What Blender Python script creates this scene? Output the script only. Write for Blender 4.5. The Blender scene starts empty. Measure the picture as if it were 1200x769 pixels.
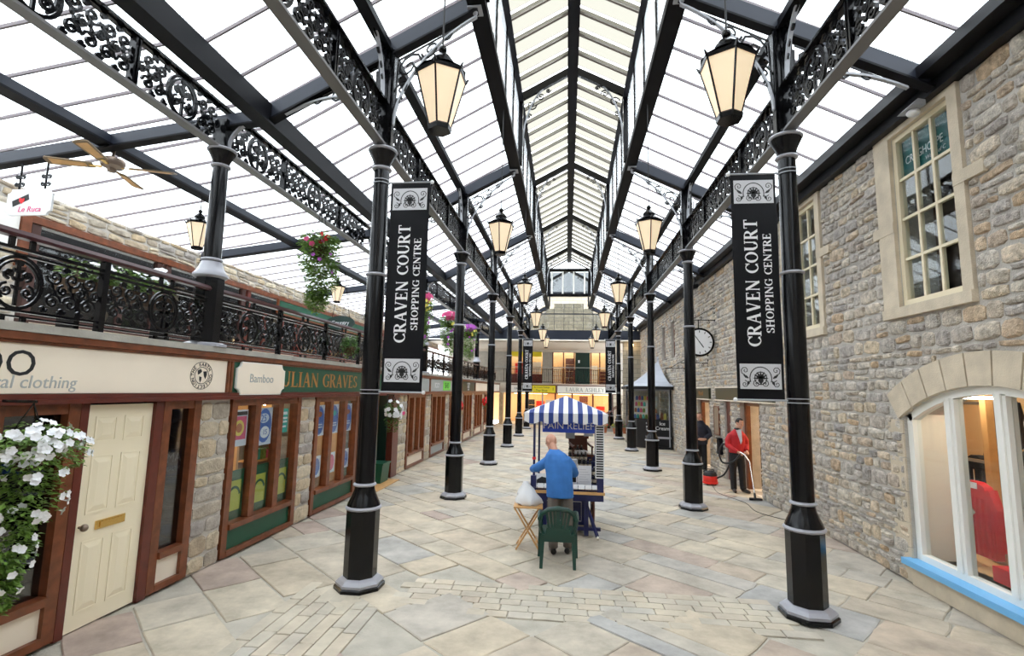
import bpy, math, random
from mathutils import Vector, Matrix, noise
random.seed(7)
PI = math.pi
sc = bpy.context.scene
COL = sc.collection

# ------------------------------------------------------------------ camera
F_PX, YAW, PITCH, ROLL = 586.698, .1108, .1222, .0208
CAM = Vector((0, 0, 2.28))
_fw = Vector((-math.sin(YAW) * math.cos(PITCH), math.cos(YAW) * math.cos(PITCH), math.sin(PITCH)))
_rt = Vector((math.cos(YAW), math.sin(YAW), 0))
_up = _rt.cross(_fw)
_r2 = _rt * math.cos(ROLL) + _up * math.sin(ROLL)
_u2 = _up * math.cos(ROLL) - _rt * math.sin(ROLL)
cd = bpy.data.cameras.new('camera')
cd.sensor_fit = 'HORIZONTAL'; cd.sensor_width = 36; cd.lens = F_PX / 1200 * 36
cd.clip_start = .05; cd.clip_end = 300
cam = bpy.data.objects.new('camera', cd); COL.objects.link(cam)
cam.matrix_world = Matrix(((_r2.x, _u2.x, -_fw.x, CAM.x), (_r2.y, _u2.y, -_fw.y, CAM.y), (_r2.z, _u2.z, -_fw.z, CAM.z), (0, 0, 0, 1)))
sc.camera = cam
def px_size(p, s):           # rough size in pixels of a piece, only used to choose which pieces become objects
    d = (Vector(p) - CAM).dot(_fw)
    if d < .5: return 0
    q = Vector(p) - CAM
    x = 600 + F_PX * q.dot(_r2) / d; y = 384.5 - F_PX * q.dot(_u2) / d
    if x < -40 or x > 1240 or y < -40 or y > 810: return 0
    return s / d * F_PX

# ------------------------------------------------------------------ world and exposure
w = bpy.data.worlds.new('overcast_sky'); sc.world = w; w.use_nodes = True
bg = w.node_tree.nodes['Background']
bg.inputs[0].default_value = (.93, .965, 1, 1); bg.inputs[1].default_value = 5.2
sc.view_settings.view_transform = 'Standard'; sc.view_settings.look = 'None'
sc.view_settings.gamma = 1; sc.view_settings.use_curve_mapping = False
sc.view_settings.exposure = 0.0
sc.cycles.transparent_max_bounces = 24
sc.cycles.max_bounces = 9; sc.cycles.diffuse_bounces = 4; sc.cycles.glossy_bounces = 4; sc.cycles.transmission_bounces = 6
sc.cycles.sample_clamp_indirect = 6
sc.cycles.use_denoising = True

# ------------------------------------------------------------------ materials
M = {}
def mat(name, col, rough=.6, metal=0, spec=.5, var=0, noise_scale=6, bump=0, bump_scale=40, emit=None, strength=0, coat=0):
    m = bpy.data.materials.new(name); m.use_nodes = True; nt = m.node_tree; b = nt.nodes['Principled BSDF']
    b.inputs['Base Color'].default_value = (*col, 1); b.inputs['Roughness'].default_value = rough
    b.inputs['Metallic'].default_value = metal; b.inputs['Specular IOR Level'].default_value = spec
    if coat: b.inputs['Coat Weight'].default_value = coat; b.inputs['Coat Roughness'].default_value = .1
    if var or bump:
        tc = nt.nodes.new('ShaderNodeTexCoord')
    if var:
        n = nt.nodes.new('ShaderNodeTexNoise'); n.inputs['Scale'].default_value = noise_scale; n.inputs['Detail'].default_value = 5
        nt.links.new(tc.outputs['Object'], n.inputs['Vector'])
        r = nt.nodes.new('ShaderNodeValToRGB')
        r.color_ramp.elements[0].position = .3; r.color_ramp.elements[1].position = .7
        r.color_ramp.elements[0].color = (*[c * (1 - var) for c in col], 1)
        r.color_ramp.elements[1].color = (*[min(1, c * (1 + var)) for c in col], 1)
        nt.links.new(n.outputs['Fac'], r.inputs['Fac']); nt.links.new(r.outputs['Color'], b.inputs['Base Color'])
    if bump:
        n2 = nt.nodes.new('ShaderNodeTexNoise'); n2.inputs['Scale'].default_value = bump_scale; n2.inputs['Detail'].default_value = 4
        nt.links.new(tc.outputs['Object'], n2.inputs['Vector'])
        bp = nt.nodes.new('ShaderNodeBump'); bp.inputs['Strength'].default_value = bump; bp.inputs['Distance'].default_value = .02
        nt.links.new(n2.outputs['Fac'], bp.inputs['Height']); nt.links.new(bp.outputs['Normal'], b.inputs['Normal'])
    if emit:
        b.inputs['Emission Color'].default_value = (*emit, 1); b.inputs['Emission Strength'].default_value = strength
    M[name] = m; return m
def glass(name, tint, fac, rough=.03, extra=None, extra_fac=0):
    m = bpy.data.materials.new(name); m.use_nodes = True; nt = m.node_tree; nt.nodes.clear()
    out = nt.nodes.new('ShaderNodeOutputMaterial'); mx = nt.nodes.new('ShaderNodeMixShader')
    tr = nt.nodes.new('ShaderNodeBsdfTransparent'); tr.inputs[0].default_value = (*tint, 1)
    gl = nt.nodes.new('ShaderNodeBsdfGlossy'); gl.inputs['Roughness'].default_value = rough
    fr = nt.nodes.new('ShaderNodeLayerWeight'); fr.inputs[0].default_value = .5      # Schlick curve, same from both sides of the pane
    pw = nt.nodes.new('ShaderNodeMath'); pw.operation = 'POWER'; pw.inputs[1].default_value = 5; nt.links.new(fr.outputs['Facing'], pw.inputs[0])
    ad = nt.nodes.new('ShaderNodeMath'); ad.operation = 'MULTIPLY_ADD'; ad.use_clamp = True; ad.inputs[1].default_value = .9; ad.inputs[2].default_value = .022 + fac
    nt.links.new(pw.outputs[0], ad.inputs[0]); nt.links.new(ad.outputs[0], mx.inputs[0])
    nt.links.new(tr.outputs[0], mx.inputs[1]); nt.links.new(gl.outputs[0], mx.inputs[2])
    last = mx
    if extra:
        m2 = nt.nodes.new('ShaderNodeMixShader'); m2.inputs[0].default_value = extra_fac
        t2 = nt.nodes.new('ShaderNodeBsdfTranslucent'); t2.inputs[0].default_value = (*extra, 1)
        nt.links.new(last.outputs[0], m2.inputs[1]); nt.links.new(t2.outputs[0], m2.inputs[2]); last = m2
    nt.links.new(last.outputs[0], out.inputs[0]); M[name] = m; return m
def stone_mat(name, cols, rough=.85, nscale=7, bump=.5, spec=.3, speck=.25):
    """colour picked per object (or per piece attribute), broken up by noise"""
    m = bpy.data.materials.new(name); m.use_nodes = True; nt = m.node_tree; b = nt.nodes['Principled BSDF']
    b.inputs['Roughness'].default_value = rough; b.inputs['Specular IOR Level'].default_value = spec
    oi = nt.nodes.new('ShaderNodeObjectInfo'); at = nt.nodes.new('ShaderNodeAttribute'); at.attribute_name = 'piece'
    geo = nt.nodes.new('ShaderNodeNewGeometry')
    ad = nt.nodes.new('ShaderNodeMath'); ad.operation = 'ADD'; fr = nt.nodes.new('ShaderNodeMath'); fr.operation = 'FRACT'
    nt.links.new(oi.outputs['Random'], ad.inputs[0]); nt.links.new(at.outputs['Fac'], ad.inputs[1]); nt.links.new(ad.outputs[0], fr.inputs[0])
    r = nt.nodes.new('ShaderNodeValToRGB'); el = r.color_ramp.elements
    while len(el) < len(cols): el.new(.5)
    for i, c in enumerate(cols): el[i].position = i / (len(cols) - 1); el[i].color = (*c, 1)
    nt.links.new(fr.outputs[0], r.inputs[0])
    n = nt.nodes.new('ShaderNodeTexNoise'); n.inputs['Scale'].default_value = nscale; n.inputs['Detail'].default_value = 8; n.inputs['Roughness'].default_value = .65
    nt.links.new(geo.outputs['Position'], n.inputs['Vector'])
    mr = nt.nodes.new('ShaderNodeMapRange'); mr.inputs[1].default_value = .3; mr.inputs[2].default_value = .7
    mr.inputs[3].default_value = 1 - speck; mr.inputs[4].default_value = 1 + speck
    nt.links.new(n.outputs['Fac'], mr.inputs[0])
    mul = nt.nodes.new('ShaderNodeVectorMath'); mul.operation = 'SCALE'
    nt.links.new(r.outputs['Color'], mul.inputs[0]); nt.links.new(mr.outputs[0], mul.inputs['Scale'])
    nt.links.new(mul.outputs[0], b.inputs['Base Color'])
    bp = nt.nodes.new('ShaderNodeBump'); bp.inputs['Strength'].default_value = bump; bp.inputs['Distance'].default_value = .02
    n2 = nt.nodes.new('ShaderNodeTexNoise'); n2.inputs['Scale'].default_value = nscale * 5; n2.inputs['Detail'].default_value = 5
    nt.links.new(geo.outputs['Position'], n2.inputs['Vector'])
    nt.links.new(n2.outputs['Fac'], bp.inputs['Height']); nt.links.new(bp.outputs['Normal'], b.inputs['Normal'])
    M[name] = m; return m
def brick_mat(name, c1, c2, mort, scale, bw=.5, rh=.25, msize=.02):
    m = bpy.data.materials.new(name); m.use_nodes = True; nt = m.node_tree; b = nt.nodes['Principled BSDF']; b.inputs['Roughness'].default_value = .9
    geo = nt.nodes.new('ShaderNodeNewGeometry'); sp = nt.nodes.new('ShaderNodeSeparateXYZ'); cb = nt.nodes.new('ShaderNodeCombineXYZ')
    su = nt.nodes.new('ShaderNodeMath'); su.operation = 'ADD'
    nt.links.new(geo.outputs['Position'], sp.inputs[0]); nt.links.new(sp.outputs[0], su.inputs[0]); nt.links.new(sp.outputs[1], su.inputs[1])
    nt.links.new(su.outputs[0], cb.inputs[0]); nt.links.new(sp.outputs[2], cb.inputs[1])
    br = nt.nodes.new('ShaderNodeTexBrick'); br.inputs['Scale'].default_value = scale; br.inputs['Brick Width'].default_value = bw
    br.inputs['Row Height'].default_value = rh; br.inputs['Mortar Size'].default_value = msize
    br.inputs['Color1'].default_value = (*c1, 1); br.inputs['Color2'].default_value = (*c2, 1); br.inputs['Mortar'].default_value = (*mort, 1)
    nt.links.new(cb.outputs[0], br.inputs['Vector']); nt.links.new(br.outputs['Color'], b.inputs['Base Color'])
    M[name] = m; return m

mat('black_iron', (.004, .004, .005), rough=.16, spec=.28)
mat('black_paint', (.006, .006, .008), rough=.4, spec=.3)
mat('slate_beam', (.018, .022, .034), rough=.4, spec=.3)
mat('silver_paint', (.34, .34, .38), rough=.3, spec=.6)
mat('flange_sheen_grey', (.15, .145, .145), rough=.45)  # black girder flange greyed: floor reflection put into its colour
mat('grey_paint', (.36, .37, .40), rough=.4)
mat('white_paint', (.86, .85, .80), rough=.4)
mat('cream_paint', (.86, .755, .62), rough=.45, var=.03, noise_scale=2)
mat('cream_frame', (.78, .68, .48), rough=.4)
mat('cream_door', (.88, .78, .58), rough=.35, spec=.5)
mat('brown_wood', (.17, .050, .019), rough=.32, spec=.5, var=.3, noise_scale=9)
mat('red_wood', (.115, .022, .013), rough=.32, var=.2, noise_scale=7)
mat('handrail_wood', (.055, .016, .018), rough=.28, var=.15)
mat('green_paint', (.005, .075, .038), rough=.4)
mat('dark_green', (.005, .026, .02), rough=.35)
mat('gold_paint', (.42, .19, .045), rough=.4)
mat('yellow_green', (.42, .42, .06), rough=.5)
mat('brass', (.75, .5, .16), rough=.25, metal=1)
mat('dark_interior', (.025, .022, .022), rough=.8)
mat('mid_interior', (.30, .22, .15), rough=.8)
mat('warm_interior', (.70, .45, .22), rough=.8)
mat('white_interior', (.85, .78, .68), rough=.8)
mat('mortar', (.50, .465, .42), rough=.95, var=.15, noise_scale=5, bump=.6, bump_scale=50)
mat('grout', (.44, .405, .34), rough=.95, var=.15, noise_scale=4, bump=.5)
mat('kerb_stone', (.36, .34, .30), rough=.8, var=.15, noise_scale=5, bump=.2)
mat('dressed_stone', (.60, .51, .385), rough=.8, var=.12, noise_scale=5, bump=.25, bump_scale=60)
mat('concrete', (.40, .38, .34), rough=.85, var=.1)
mat('plaster', (.62, .56, .48), rough=.85)
mat('slate_roof', (.30, .31, .33), rough=.7, var=.1)
mat('lead_grey', (.42, .44, .5), rough=.45, var=.08, noise_scale=2)
mat('banner_black', (.006, .006, .008), rough=.38, spec=.18)
mat('print_white', (.82, .82, .84), rough=.4)
mat('print_grey', (.62, .62, .65), rough=.4)
mat('print_black', (.012, .012, .014), rough=.45)
mat('blue_cloth', (.018, .045, .23), rough=.6)
mat('white_cloth', (.80, .80, .82), rough=.6)
mat('shirt_blue', (.035, .17, .50), rough=.75, var=.12, noise_scale=7)
mat('trouser_grey', (.16, .135, .115), rough=.8, var=.12, noise_scale=9)
mat('skin', (.62, .32, .22), rough=.5, var=.06, noise_scale=14)
mat('hair_dark', (.016, .010, .008), rough=.5)
mat('hair_brown', (.10, .05, .03), rough=.6)
mat('shoe_dark', (.02, .018, .018), rough=.4)
mat('jacket_red', (.50, .012, .018), rough=.65, var=.12, noise_scale=9)
mat('trouser_black', (.010, .009, .011), rough=.7)
mat('jacket_navy', (.014, .016, .03), rough=.6, var=.2, noise_scale=12)
mat('plastic_green', (.003, .038, .026), rough=.32)
mat('pine_wood', (.64, .36, .14), rough=.5, var=.12, noise_scale=8)
mat('mahogany', (.11, .026, .014), rough=.3)
mat('navy_paint', (.008, .012, .085), rough=.35)
mat('royal_blue', (.008, .045, .40), rough=.4)
mat('plastic_white', (.8, .8, .82), rough=.4)
mat('vac_red', (.75, .03, .02), rough=.3)
mat('rubber', (.014, .014, .016), rough=.55)
mat('chrome', (.75, .74, .72), rough=.2, metal=1)
mat('leaf', (.07, .17, .025), rough=.5, var=.5, noise_scale=12)
mat('leaf_light', (.16, .28, .05), rough=.5, var=.5, noise_scale=12)
mat('petal_white', (.86, .87, .9), rough=.6)
mat('petal_pink', (.75, .08, .25), rough=.6)
mat('petal_red', (.8, .02, .03), rough=.6)
mat('petal_violet', (.45, .08, .5), rough=.6)
mat('flower_yellow', (.85, .75, .15), rough=.6)
mat('terracotta', (.45, .15, .07), rough=.7)
mat('sky_blue_paint', (.16, .46, .80), rough=.4)
mat('jumper_red', (.62, .005, .012), rough=.9, bump=.4, bump_scale=90)
mat('cloth_dark', (.018, .018, .022), rough=.9)
mat('cloth_grey', (.4, .4, .43), rough=.9)
mat('poster_blue', (.09, .17, .48), rough=.4)
mat('poster_pale', (.66, .70, .78), rough=.4)
mat('poster_pink', (.65, .09, .2), rough=.4)
mat('poster_yellow', (.75, .6, .12), rough=.4)
mat('poster_teal', (.05, .42, .36), rough=.4)
mat('sign_yellow', (.85, .72, .03), rough=.4)
mat('sign_lime', (.12, .65, .05), rough=.4)
mat('sign_teal', (.006, .11, .11), rough=.35)
mat('sign_bronze', (.035, .042, .02), rough=.35)
mat('text_grey', (.42, .43, .42), rough=.5)
mat('sign_grey', (.35, .38, .38), rough=.5)
mat('beam_black', (.005, .005, .007), rough=.5, spec=.12)
mat('bar_mauve', (.17, .14, .15), rough=.5)
mat('bar_beige', (.40, .38, .33), rough=.5)
mat('bar_dark', (.13, .10, .09), rough=.5)
mat('basket', (.07, .04, .02), rough=.9)
mat('fan_wood', (.22, .15, .08), rough=.5)
mat('bronze', (.25, .19, .15), rough=.35, metal=.8)
mat('screen_dark', (.02, .022, .03), rough=.2)
mat('lamp_bulb', (1, .8, .5), emit=(1, .72, .38), strength=14)
mat('spot_light', (1, .9, .75), emit=(1, .78, .5), strength=40)
mat('lamp_glass', (.82, .72, .55), rough=.5, emit=(1, .70, .40), strength=.42)
mat('bulkhead_glass', (.8, .8, .82), rough=.3)
mat('strip_light', (1, .95, .85), emit=(1, .88, .72), strength=30)
mat('warm_panel_far', (1, .8, .5), emit=(1, .70, .40), strength=5)
mat('dark_frame', (.06, .022, .016), rough=.4)
mat('warm_panel', (1, .8, .5), emit=(1, .74, .46), strength=9)
glass('roof_glass', (.93, .95, .96), .0, extra=(.9, .93, .95), extra_fac=.22)
glass('opal_glass', (.5, .5, .46), .0, rough=.3, extra=(.45, .44, .405), extra_fac=.93)
glass('clear_glass', (.93, .96, .96), .02)
glass('tinted_glass', (.58, .60, .60), .03)
glass('dark_glass', (.45, .48, .52), .10)
stone_mat('flag', [(.47, .40, .305), (.53, .45, .34), (.415, .395, .365), (.50, .42, .32), (.54, .475, .37), (.47, .42, .345), (.385, .375, .36), (.51, .44, .335), (.40, .31, .265), (.53, .465, .36), (.49, .43, .345), (.45, .39, .31), (.52, .47, .385)], rough=.7, nscale=2.2, bump=.2, speck=.3)
stone_mat('sett', [(.50, .44, .345), (.47, .425, .35), (.52, .46, .36), (.49, .42, .33), (.46, .43, .375)], rough=.7, nscale=2.5, bump=.15, speck=.2)
stone_mat('rubble', [(.43, .38, .33), (.56, .49, .40), (.40, .36, .33), (.60, .49, .35), (.50, .46, .41), (.64, .57, .47), (.53, .38, .24), (.46, .42, .385), (.58, .52, .45), (.36, .33, .31), (.62, .56, .47)], rough=.9, nscale=13, bump=1.0, speck=.48)
stone_mat('sandstone', [(.45, .36, .25), (.56, .47, .34), (.38, .33, .27), (.60, .52, .39), (.48, .37, .24), (.33, .30, .28), (.56, .49, .39)], rough=.9, nscale=8, bump=.7, speck=.3)
brick_mat('ashlar', (.44, .39, .30), (.33, .29, .22), (.22, .20, .17), 1.0, bw=.62, rh=.26, msize=.018)

# ------------------------------------------------------------------ mesh helpers
class MB:
    def __init__(s): s.v = []; s.f = []; s.a = []
    def add(s, vs, fs, a=0.0):
        o = len(s.v); s.v += [tuple(x) for x in vs]; s.f += [tuple(i + o for i in f) for f in fs]; s.a += [a] * len(fs); return s
    def box(s, x0, x1, y0, y1, z0, z1, a=0.0):
        return s.add([(x0, y0, z0), (x1, y0, z0), (x1, y1, z0), (x0, y1, z0), (x0, y0, z1), (x1, y0, z1), (x1, y1, z1), (x0, y1, z1)],
                     [(3, 2, 1, 0), (4, 5, 6, 7), (0, 1, 5, 4), (1, 2, 6, 5), (2, 3, 7, 6), (3, 0, 4, 7)], a)
    def cbox(s, c, sx, sy, sz): return s.box(c[0] - sx / 2, c[0] + sx / 2, c[1] - sy / 2, c[1] + sy / 2, c[2] - sz / 2, c[2] + sz / 2)
    def bar(s, p, q, w, h, up=(0, 0, 1)):
        p = Vector(p); q = Vector(q); d = (q - p).normalized(); u = Vector(up)
        r = d.cross(u)
        if r.length < 1e-4: r = d.cross(Vector((1, 0, 0)))
        r.normalize(); u = r.cross(d).normalized()
        vs = []
        for e in (p, q):
            for a, b in ((-1, -1), (1, -1), (1, 1), (-1, 1)): vs.append(e + r * (a * w / 2) + u * (b * h / 2))
        return s.add(vs, [(0, 1, 2, 3), (7, 6, 5, 4), (0, 4, 5, 1), (1, 5, 6, 2), (2, 6, 7, 3), (3, 7, 4, 0)])
    def lathe(s, prof, n=16, c=(0, 0, 0), rot=0.0, cap=True):
        vs = []; fs = []
        for r, z in prof:
            for k in range(n):
                t = rot + 2 * PI * k / n; vs.append((c[0] + r * math.cos(t), c[1] + r * math.sin(t), c[2] + z))
        m = len(prof)
        for i in range(m - 1):
            for k in range(n):
                k2 = (k + 1) % n; fs.append((i * n + k, i * n + k2, (i + 1) * n + k2, (i + 1) * n + k))
        if cap: fs.append(tuple(range(n - 1, -1, -1))); fs.append(tuple((m - 1) * n + k for k in range(n)))
        return s.add(vs, fs)
    def tube(s, pts, r, n=6, cap=True):
        pts = [Vector(p) for p in pts]; m = len(pts)
        if not hasattr(r, '__len__'): r = [r] * m
        vs = []; fs = []; prev = None
        for i, p in enumerate(pts):
            d = (pts[min(i + 1, m - 1)] - pts[max(i - 1, 0)]).normalized()
            if prev is None:
                a = d.cross(Vector((0, 0, 1)))
                if a.length < .05: a = d.cross(Vector((1, 0, 0)))
            else: a = prev - d * prev.dot(d)
            a.normalize(); prev = a; b = d.cross(a)
            for k in range(n):
                t = 2 * PI * k / n; vs.append(p + (a * math.cos(t) + b * math.sin(t)) * r[i])
        for i in range(m - 1):
            for k in range(n):
                k2 = (k + 1) % n; fs.append((i * n + k, i * n + k2, (i + 1) * n + k2, (i + 1) * n + k))
        if cap: fs.append(tuple(range(n - 1, -1, -1))); fs.append(tuple((m - 1) * n + k for k in range(n)))
        return s.add(vs, fs)
    def ribbon(s, pts, w, t):
        """flat cast strip along 2-D points (y,z), thickness t in x"""
        m = len(pts); vs = []; fs = []
        if not hasattr(w, '__len__'): w = [w] * m
        for i, (y, z) in enumerate(pts):
            a = pts[max(0, i - 1)]; b = pts[min(m - 1, i + 1)]
            dy, dz = b[0] - a[0], b[1] - a[1]; l = math.hypot(dy, dz) or 1; ny, nz = -dz / l * w[i] / 2, dy / l * w[i] / 2
            vs += [(-t / 2, y - ny, z - nz), (-t / 2, y + ny, z + nz), (t / 2, y + ny, z + nz), (t / 2, y - ny, z - nz)]
        for i in range(m - 1):
            o = i * 4
            for k in range(4): fs.append((o + k, o + (k + 1) % 4, o + 4 + (k + 1) % 4, o + 4 + k))
        fs += [(3, 2, 1, 0), tuple((m - 1) * 4 + k for k in range(4))]
        return s.add(vs, fs)
    def prism(s, poly, t0, t1, ax='X'):
        """polygon in the other two axes, extruded along ax"""
        n = len(poly)
        def P(u, v, t): return (t, u, v) if ax == 'X' else (u, t, v) if ax == 'Y' else (u, v, t)
        vs = [P(u, v, t0) for u, v in poly] + [P(u, v, t1) for u, v in poly]
        return s.add(vs, [tuple(range(n - 1, -1, -1)), tuple(range(n, 2 * n))] + [(k, (k + 1) % n, n + (k + 1) % n, n + k) for k in range(n)])
    def ball(s, c, r, n=8, m=6, sc=(1, 1, 1)):
        vs = [(c[0], c[1], c[2] - r * sc[2])]; fs = []
        for i in range(1, m):
            a = PI * i / m
            for k in range(n):
                t = 2 * PI * k / n
                vs.append((c[0] + r * sc[0] * math.sin(a) * math.cos(t), c[1] + r * sc[1] * math.sin(a) * math.sin(t), c[2] - r * sc[2] * math.cos(a)))
        vs.append((c[0], c[1], c[2] + r * sc[2])); e = len(vs) - 1
        for k in range(n):
            k2 = (k + 1) % n; fs.append((0, 1 + k2, 1 + k)); fs.append((e, 1 + (m - 2) * n + k, 1 + (m - 2) * n + k2))
            for i in range(m - 2): fs.append((1 + i * n + k, 1 + i * n + k2, 1 + (i + 1) * n + k2, 1 + (i + 1) * n + k))
        return s.add(vs, fs)
    def quad(s, a, b, c, d, at=0.0): return s.add([a, b, c, d], [(0, 1, 2, 3)], at)
    def mesh(s, name, smooth=False, piece=False):
        me = bpy.data.meshes.new(name); me.from_pydata(s.v, [], s.f); me.update()
        if smooth:
            me.polygons.foreach_set('use_smooth', [True] * len(me.polygons))
            if smooth != 'all': me.set_sharp_from_angle(angle=math.radians(38))
        if piece:
            at = me.attributes.new('piece', 'FLOAT', 'FACE'); at.data.foreach_set('value', s.a)
        return me
def tag(o, label=None, cat=None, group=None, kind=None):
    if label: o['label'] = label
    if cat: o['category'] = cat
    if group: o['group'] = group
    if kind: o['kind'] = kind
    return o
def obj(name, mb, m, parent=None, loc=None, rot=None, scale=None, smooth=False, piece=False, label=None, cat=None, group=None, kind=None):
    me = mb.mesh(name, smooth, piece) if isinstance(mb, MB) else mb
    if m is not None and not me.materials: me.materials.append(M[m])
    o = bpy.data.objects.new(name, me); COL.objects.link(o)
    if parent: o.parent = parent
    if loc is not None: o.location = loc
    if rot is not None: o.rotation_euler = rot
    if scale is not None: o.scale = scale
    return tag(o, label, cat, group, kind)
def thing(name, label, cat, loc=(0, 0, 0), rz=0, group=None, kind=None):
    o = bpy.data.objects.new(name, None); COL.objects.link(o); o.location = loc; o.rotation_euler = (0, 0, rz); o.empty_display_size = .1
    return tag(o, label, cat, group, kind)
def box_(name, x0, x1, y0, y1, z0, z1, m, parent=None, **k): return obj(name, MB().box(x0, x1, y0, y1, z0, z1), m, parent, **k)
def copy_tree(o, parent=None):
    c = o.copy(); COL.objects.link(c); c.parent = parent
    for ch in [x for x in o.children]: copy_tree(ch, c)
    return c
def smat(x=None, right=(0, 1, 0), up=(0, 0, 1), loc=(0, 0, 0)):
    r = Vector(right).normalized(); u = Vector(up).normalized(); n = r.cross(u)
    return Matrix(((r.x, u.x, n.x, loc[0]), (r.y, u.y, n.y, loc[1]), (r.z, u.z, n.z, loc[2]), (0, 0, 0, 1)))
ORD = ['first', 'second', 'third', 'fourth', 'fifth', 'sixth', 'seventh', 'eighth', 'ninth', 'tenth', 'eleventh', 'twelfth']

# ---- lettering: built-in sans font, and a small serif drawn from strokes
def text_mesh(s, size, ext=.002, align='CENTER', shear=0, spacing=1.0, sx=1.0):
    cu = bpy.data.curves.new('lettering', 'FONT'); cu.body = s; cu.size = size; cu.extrude = ext; cu.align_x = align; cu.align_y = 'CENTER'
    cu.resolution_u = 3; cu.shear = shear; cu.space_character = spacing
    o = bpy.data.objects.new('lettering', cu); me = bpy.data.meshes.new_from_object(o)
    bpy.data.objects.remove(o); bpy.data.curves.remove(cu); me.name = 'lettering'
    if sx != 1:
        for v in me.vertices: v.co.x *= sx
    me.materials.clear()
    return me
def serif_strokes(ch):
    T, t = .2, .085
    def st(x, w=T, y0=0, y1=1): return [('l', x, y0, x, y1, w), ('l', x - w * .95, y0 + .022 if y0 == 0 else y0, x + w * .95, y0 + .022 if y0 == 0 else y0, .062), ('l', x - w * .95, y1 - .022, x + w * .95, y1 - .022, .062)]
    D = {'C': (.80, [('a', .46, .5, .40, .465, 42, 318), ('l', .76, .66, .76, .97, .075), ('l', .76, .05, .76, .2, .04)]),
         'G': (.86, [('a', .46, .5, .40, .465, 42, 310), ('l', .76, .66, .76, .97, .075), ('l', .74, .05, .74, .42, .14), ('l', .58, .42, .88, .42, .062)]),
         'O': (.90, [('a', .45, .5, .39, .465, 0, 360)]),
         'R': (.86, st(.17) + [('l', .17, .97, .42, .97, .085), ('l', .17, .51, .42, .51, .09), ('a', .42, .74, .24, .23, -90, 90), ('l', .42, .5, .74, .02, .21), ('l', .66, .022, .88, .022, .062)]),
         'P': (.74, st(.17) + [('l', .17, .97, .42, .97, .085), ('l', .17, .47, .42, .47, .085), ('a', .42, .72, .24, .25, -90, 90)]),
         'A': (.90, [('l', .12, 0, .44, 1, .09), ('l', .44, 1, .76, 0, .21), ('l', .22, .34, .62, .34, .075), ('l', .0, .022, .26, .022, .062), ('l', .60, .022, .92, .022, .062)]),
         'V': (.88, [('l', .12, 1, .44, 0, .21), ('l', .44, 0, .74, 1, .09), ('l', 0, .978, .28, .978, .062), ('l', .60, .978, .88, .978, .062)]),
         'E': (.72, st(.17) + [('l', .17, .97, .62, .97, .085), ('l', .17, .03, .65, .03, .085), ('l', .17, .52, .5, .52, .075), ('l', .61, .8, .61, 1, .065), ('l', .65, 0, .65, .22, .065), ('l', .5, .42, .5, .62, .04)]),
         'N': (.92, st(.14, .085) + st(.76, .085) + [('l', .12, .98, .76, .02, .21)]),
         'U': (.90, [('l', .18, .3, .18, 1, .21), ('l', .74, .3, .74, 1, .09), ('a', .46, .32, .28, .29, 180, 360), ('l', .03, .978, .33, .978, .062), ('l', .62, .978, .88, .978, .062)]),
         'T': (.78, st(.39) + [('l', .03, .97, .75, .97, .085), ('l', .05, .76, .05, 1, .065), ('l', .73, .76, .73, 1, .065)]),
         'S': (.66, [('a', .33, .735, .23, .235, 30, 270), ('a', .33, .265, .25, .235, -150, 90), ('l', .56, .72, .56, .97, .065), ('l', .08, .04, .08, .28, .065)]),
         'H': (.96, st(.17) + st(.76) + [('l', .17, .52, .76, .52, .075)]),
         'I': (.40, st(.2)),
         'L': (.70, st(.17) + [('l', .17, .03, .64, .03, .085), ('l', .64, 0, .64, .25, .065)]),
         'J': (.5, [('l', .3, .1, .3, 1, .21), ('a', .15, .05, .15, .2, 180, 360), ('l', .14, .978, .46, .978, .062)]),
         'Y': (.86, [('l', .12, 1, .43, .48, .2), ('l', .43, .48, .72, 1, .09), ('l', .43, 0, .43, .5, .2), ('l', .27, .022, .59, .022, .062), ('l', 0, .978, .26, .978, .062), ('l', .6, .978, .86, .978, .062)]),
         ' ': (.42, [])}
    return D[ch]
def serif_mesh(s, h, length=None, ext=.0015):
    mb = MB(); x = 0; gap = .07
    tot = sum(serif_strokes(c)[0] + gap for c in s) - gap
    kx = (length / (tot * h)) if length else 1
    for c in s:
        wd, st = serif_strokes(c)
        for k in st:
            if k[0] == 'l':
                _, x0, y0, x1, y1, ww = k
                dx, dy = x1 - x0, y1 - y0; l = math.hypot(dx, dy)
                if abs(dx) > .25 * l and abs(dy) > .25 * l or abs(dy) < 1e-6:
                    pass
                nx, ny = -dy / l * ww / 2, dx / l * ww / 2
                ps = [(x0 + nx, y0 + ny), (x0 - nx, y0 - ny), (x1 - nx, y1 - ny), (x1 + nx, y1 + ny)]
                ps = [(a, min(1, max(0, b))) for a, b in ps]
                mb.add([((x + a - tot / 2) * h * kx, (b - .5) * h, e) for e in (0, ext) for a, b in ps], [(0, 1, 2, 3), (7, 6, 5, 4), (0, 4, 5, 1), (1, 5, 6, 2), (2, 6, 7, 3), (3, 7, 4, 0)])
            else:
                _, cx, cy, rx, ry, a0, a1 = k; n = max(6, int(abs(a1 - a0) / 15)); o = []; i_ = []
                for j in range(n + 1):
                    t = math.radians(a0 + (a1 - a0) * j / n); th = .04 + .075 * abs(math.cos(t)) ** 1.2
                    o.append((cx + (rx + th * .6) * math.cos(t), cy + (ry + th * .2) * math.sin(t))); i_.append((cx + (rx - th * 1.2) * math.cos(t), cy + (ry - th * 1.2) * math.sin(t)))
                for j in range(n):
                    ps = [o[j], i_[j], i_[j + 1], o[j + 1]]
                    mb.add([((x + a - tot / 2) * h * kx, (b - .5) * h, ext) for a, b in ps], [(0, 1, 2, 3)])
        x += wd + gap
    return mb.mesh('lettering')
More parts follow.
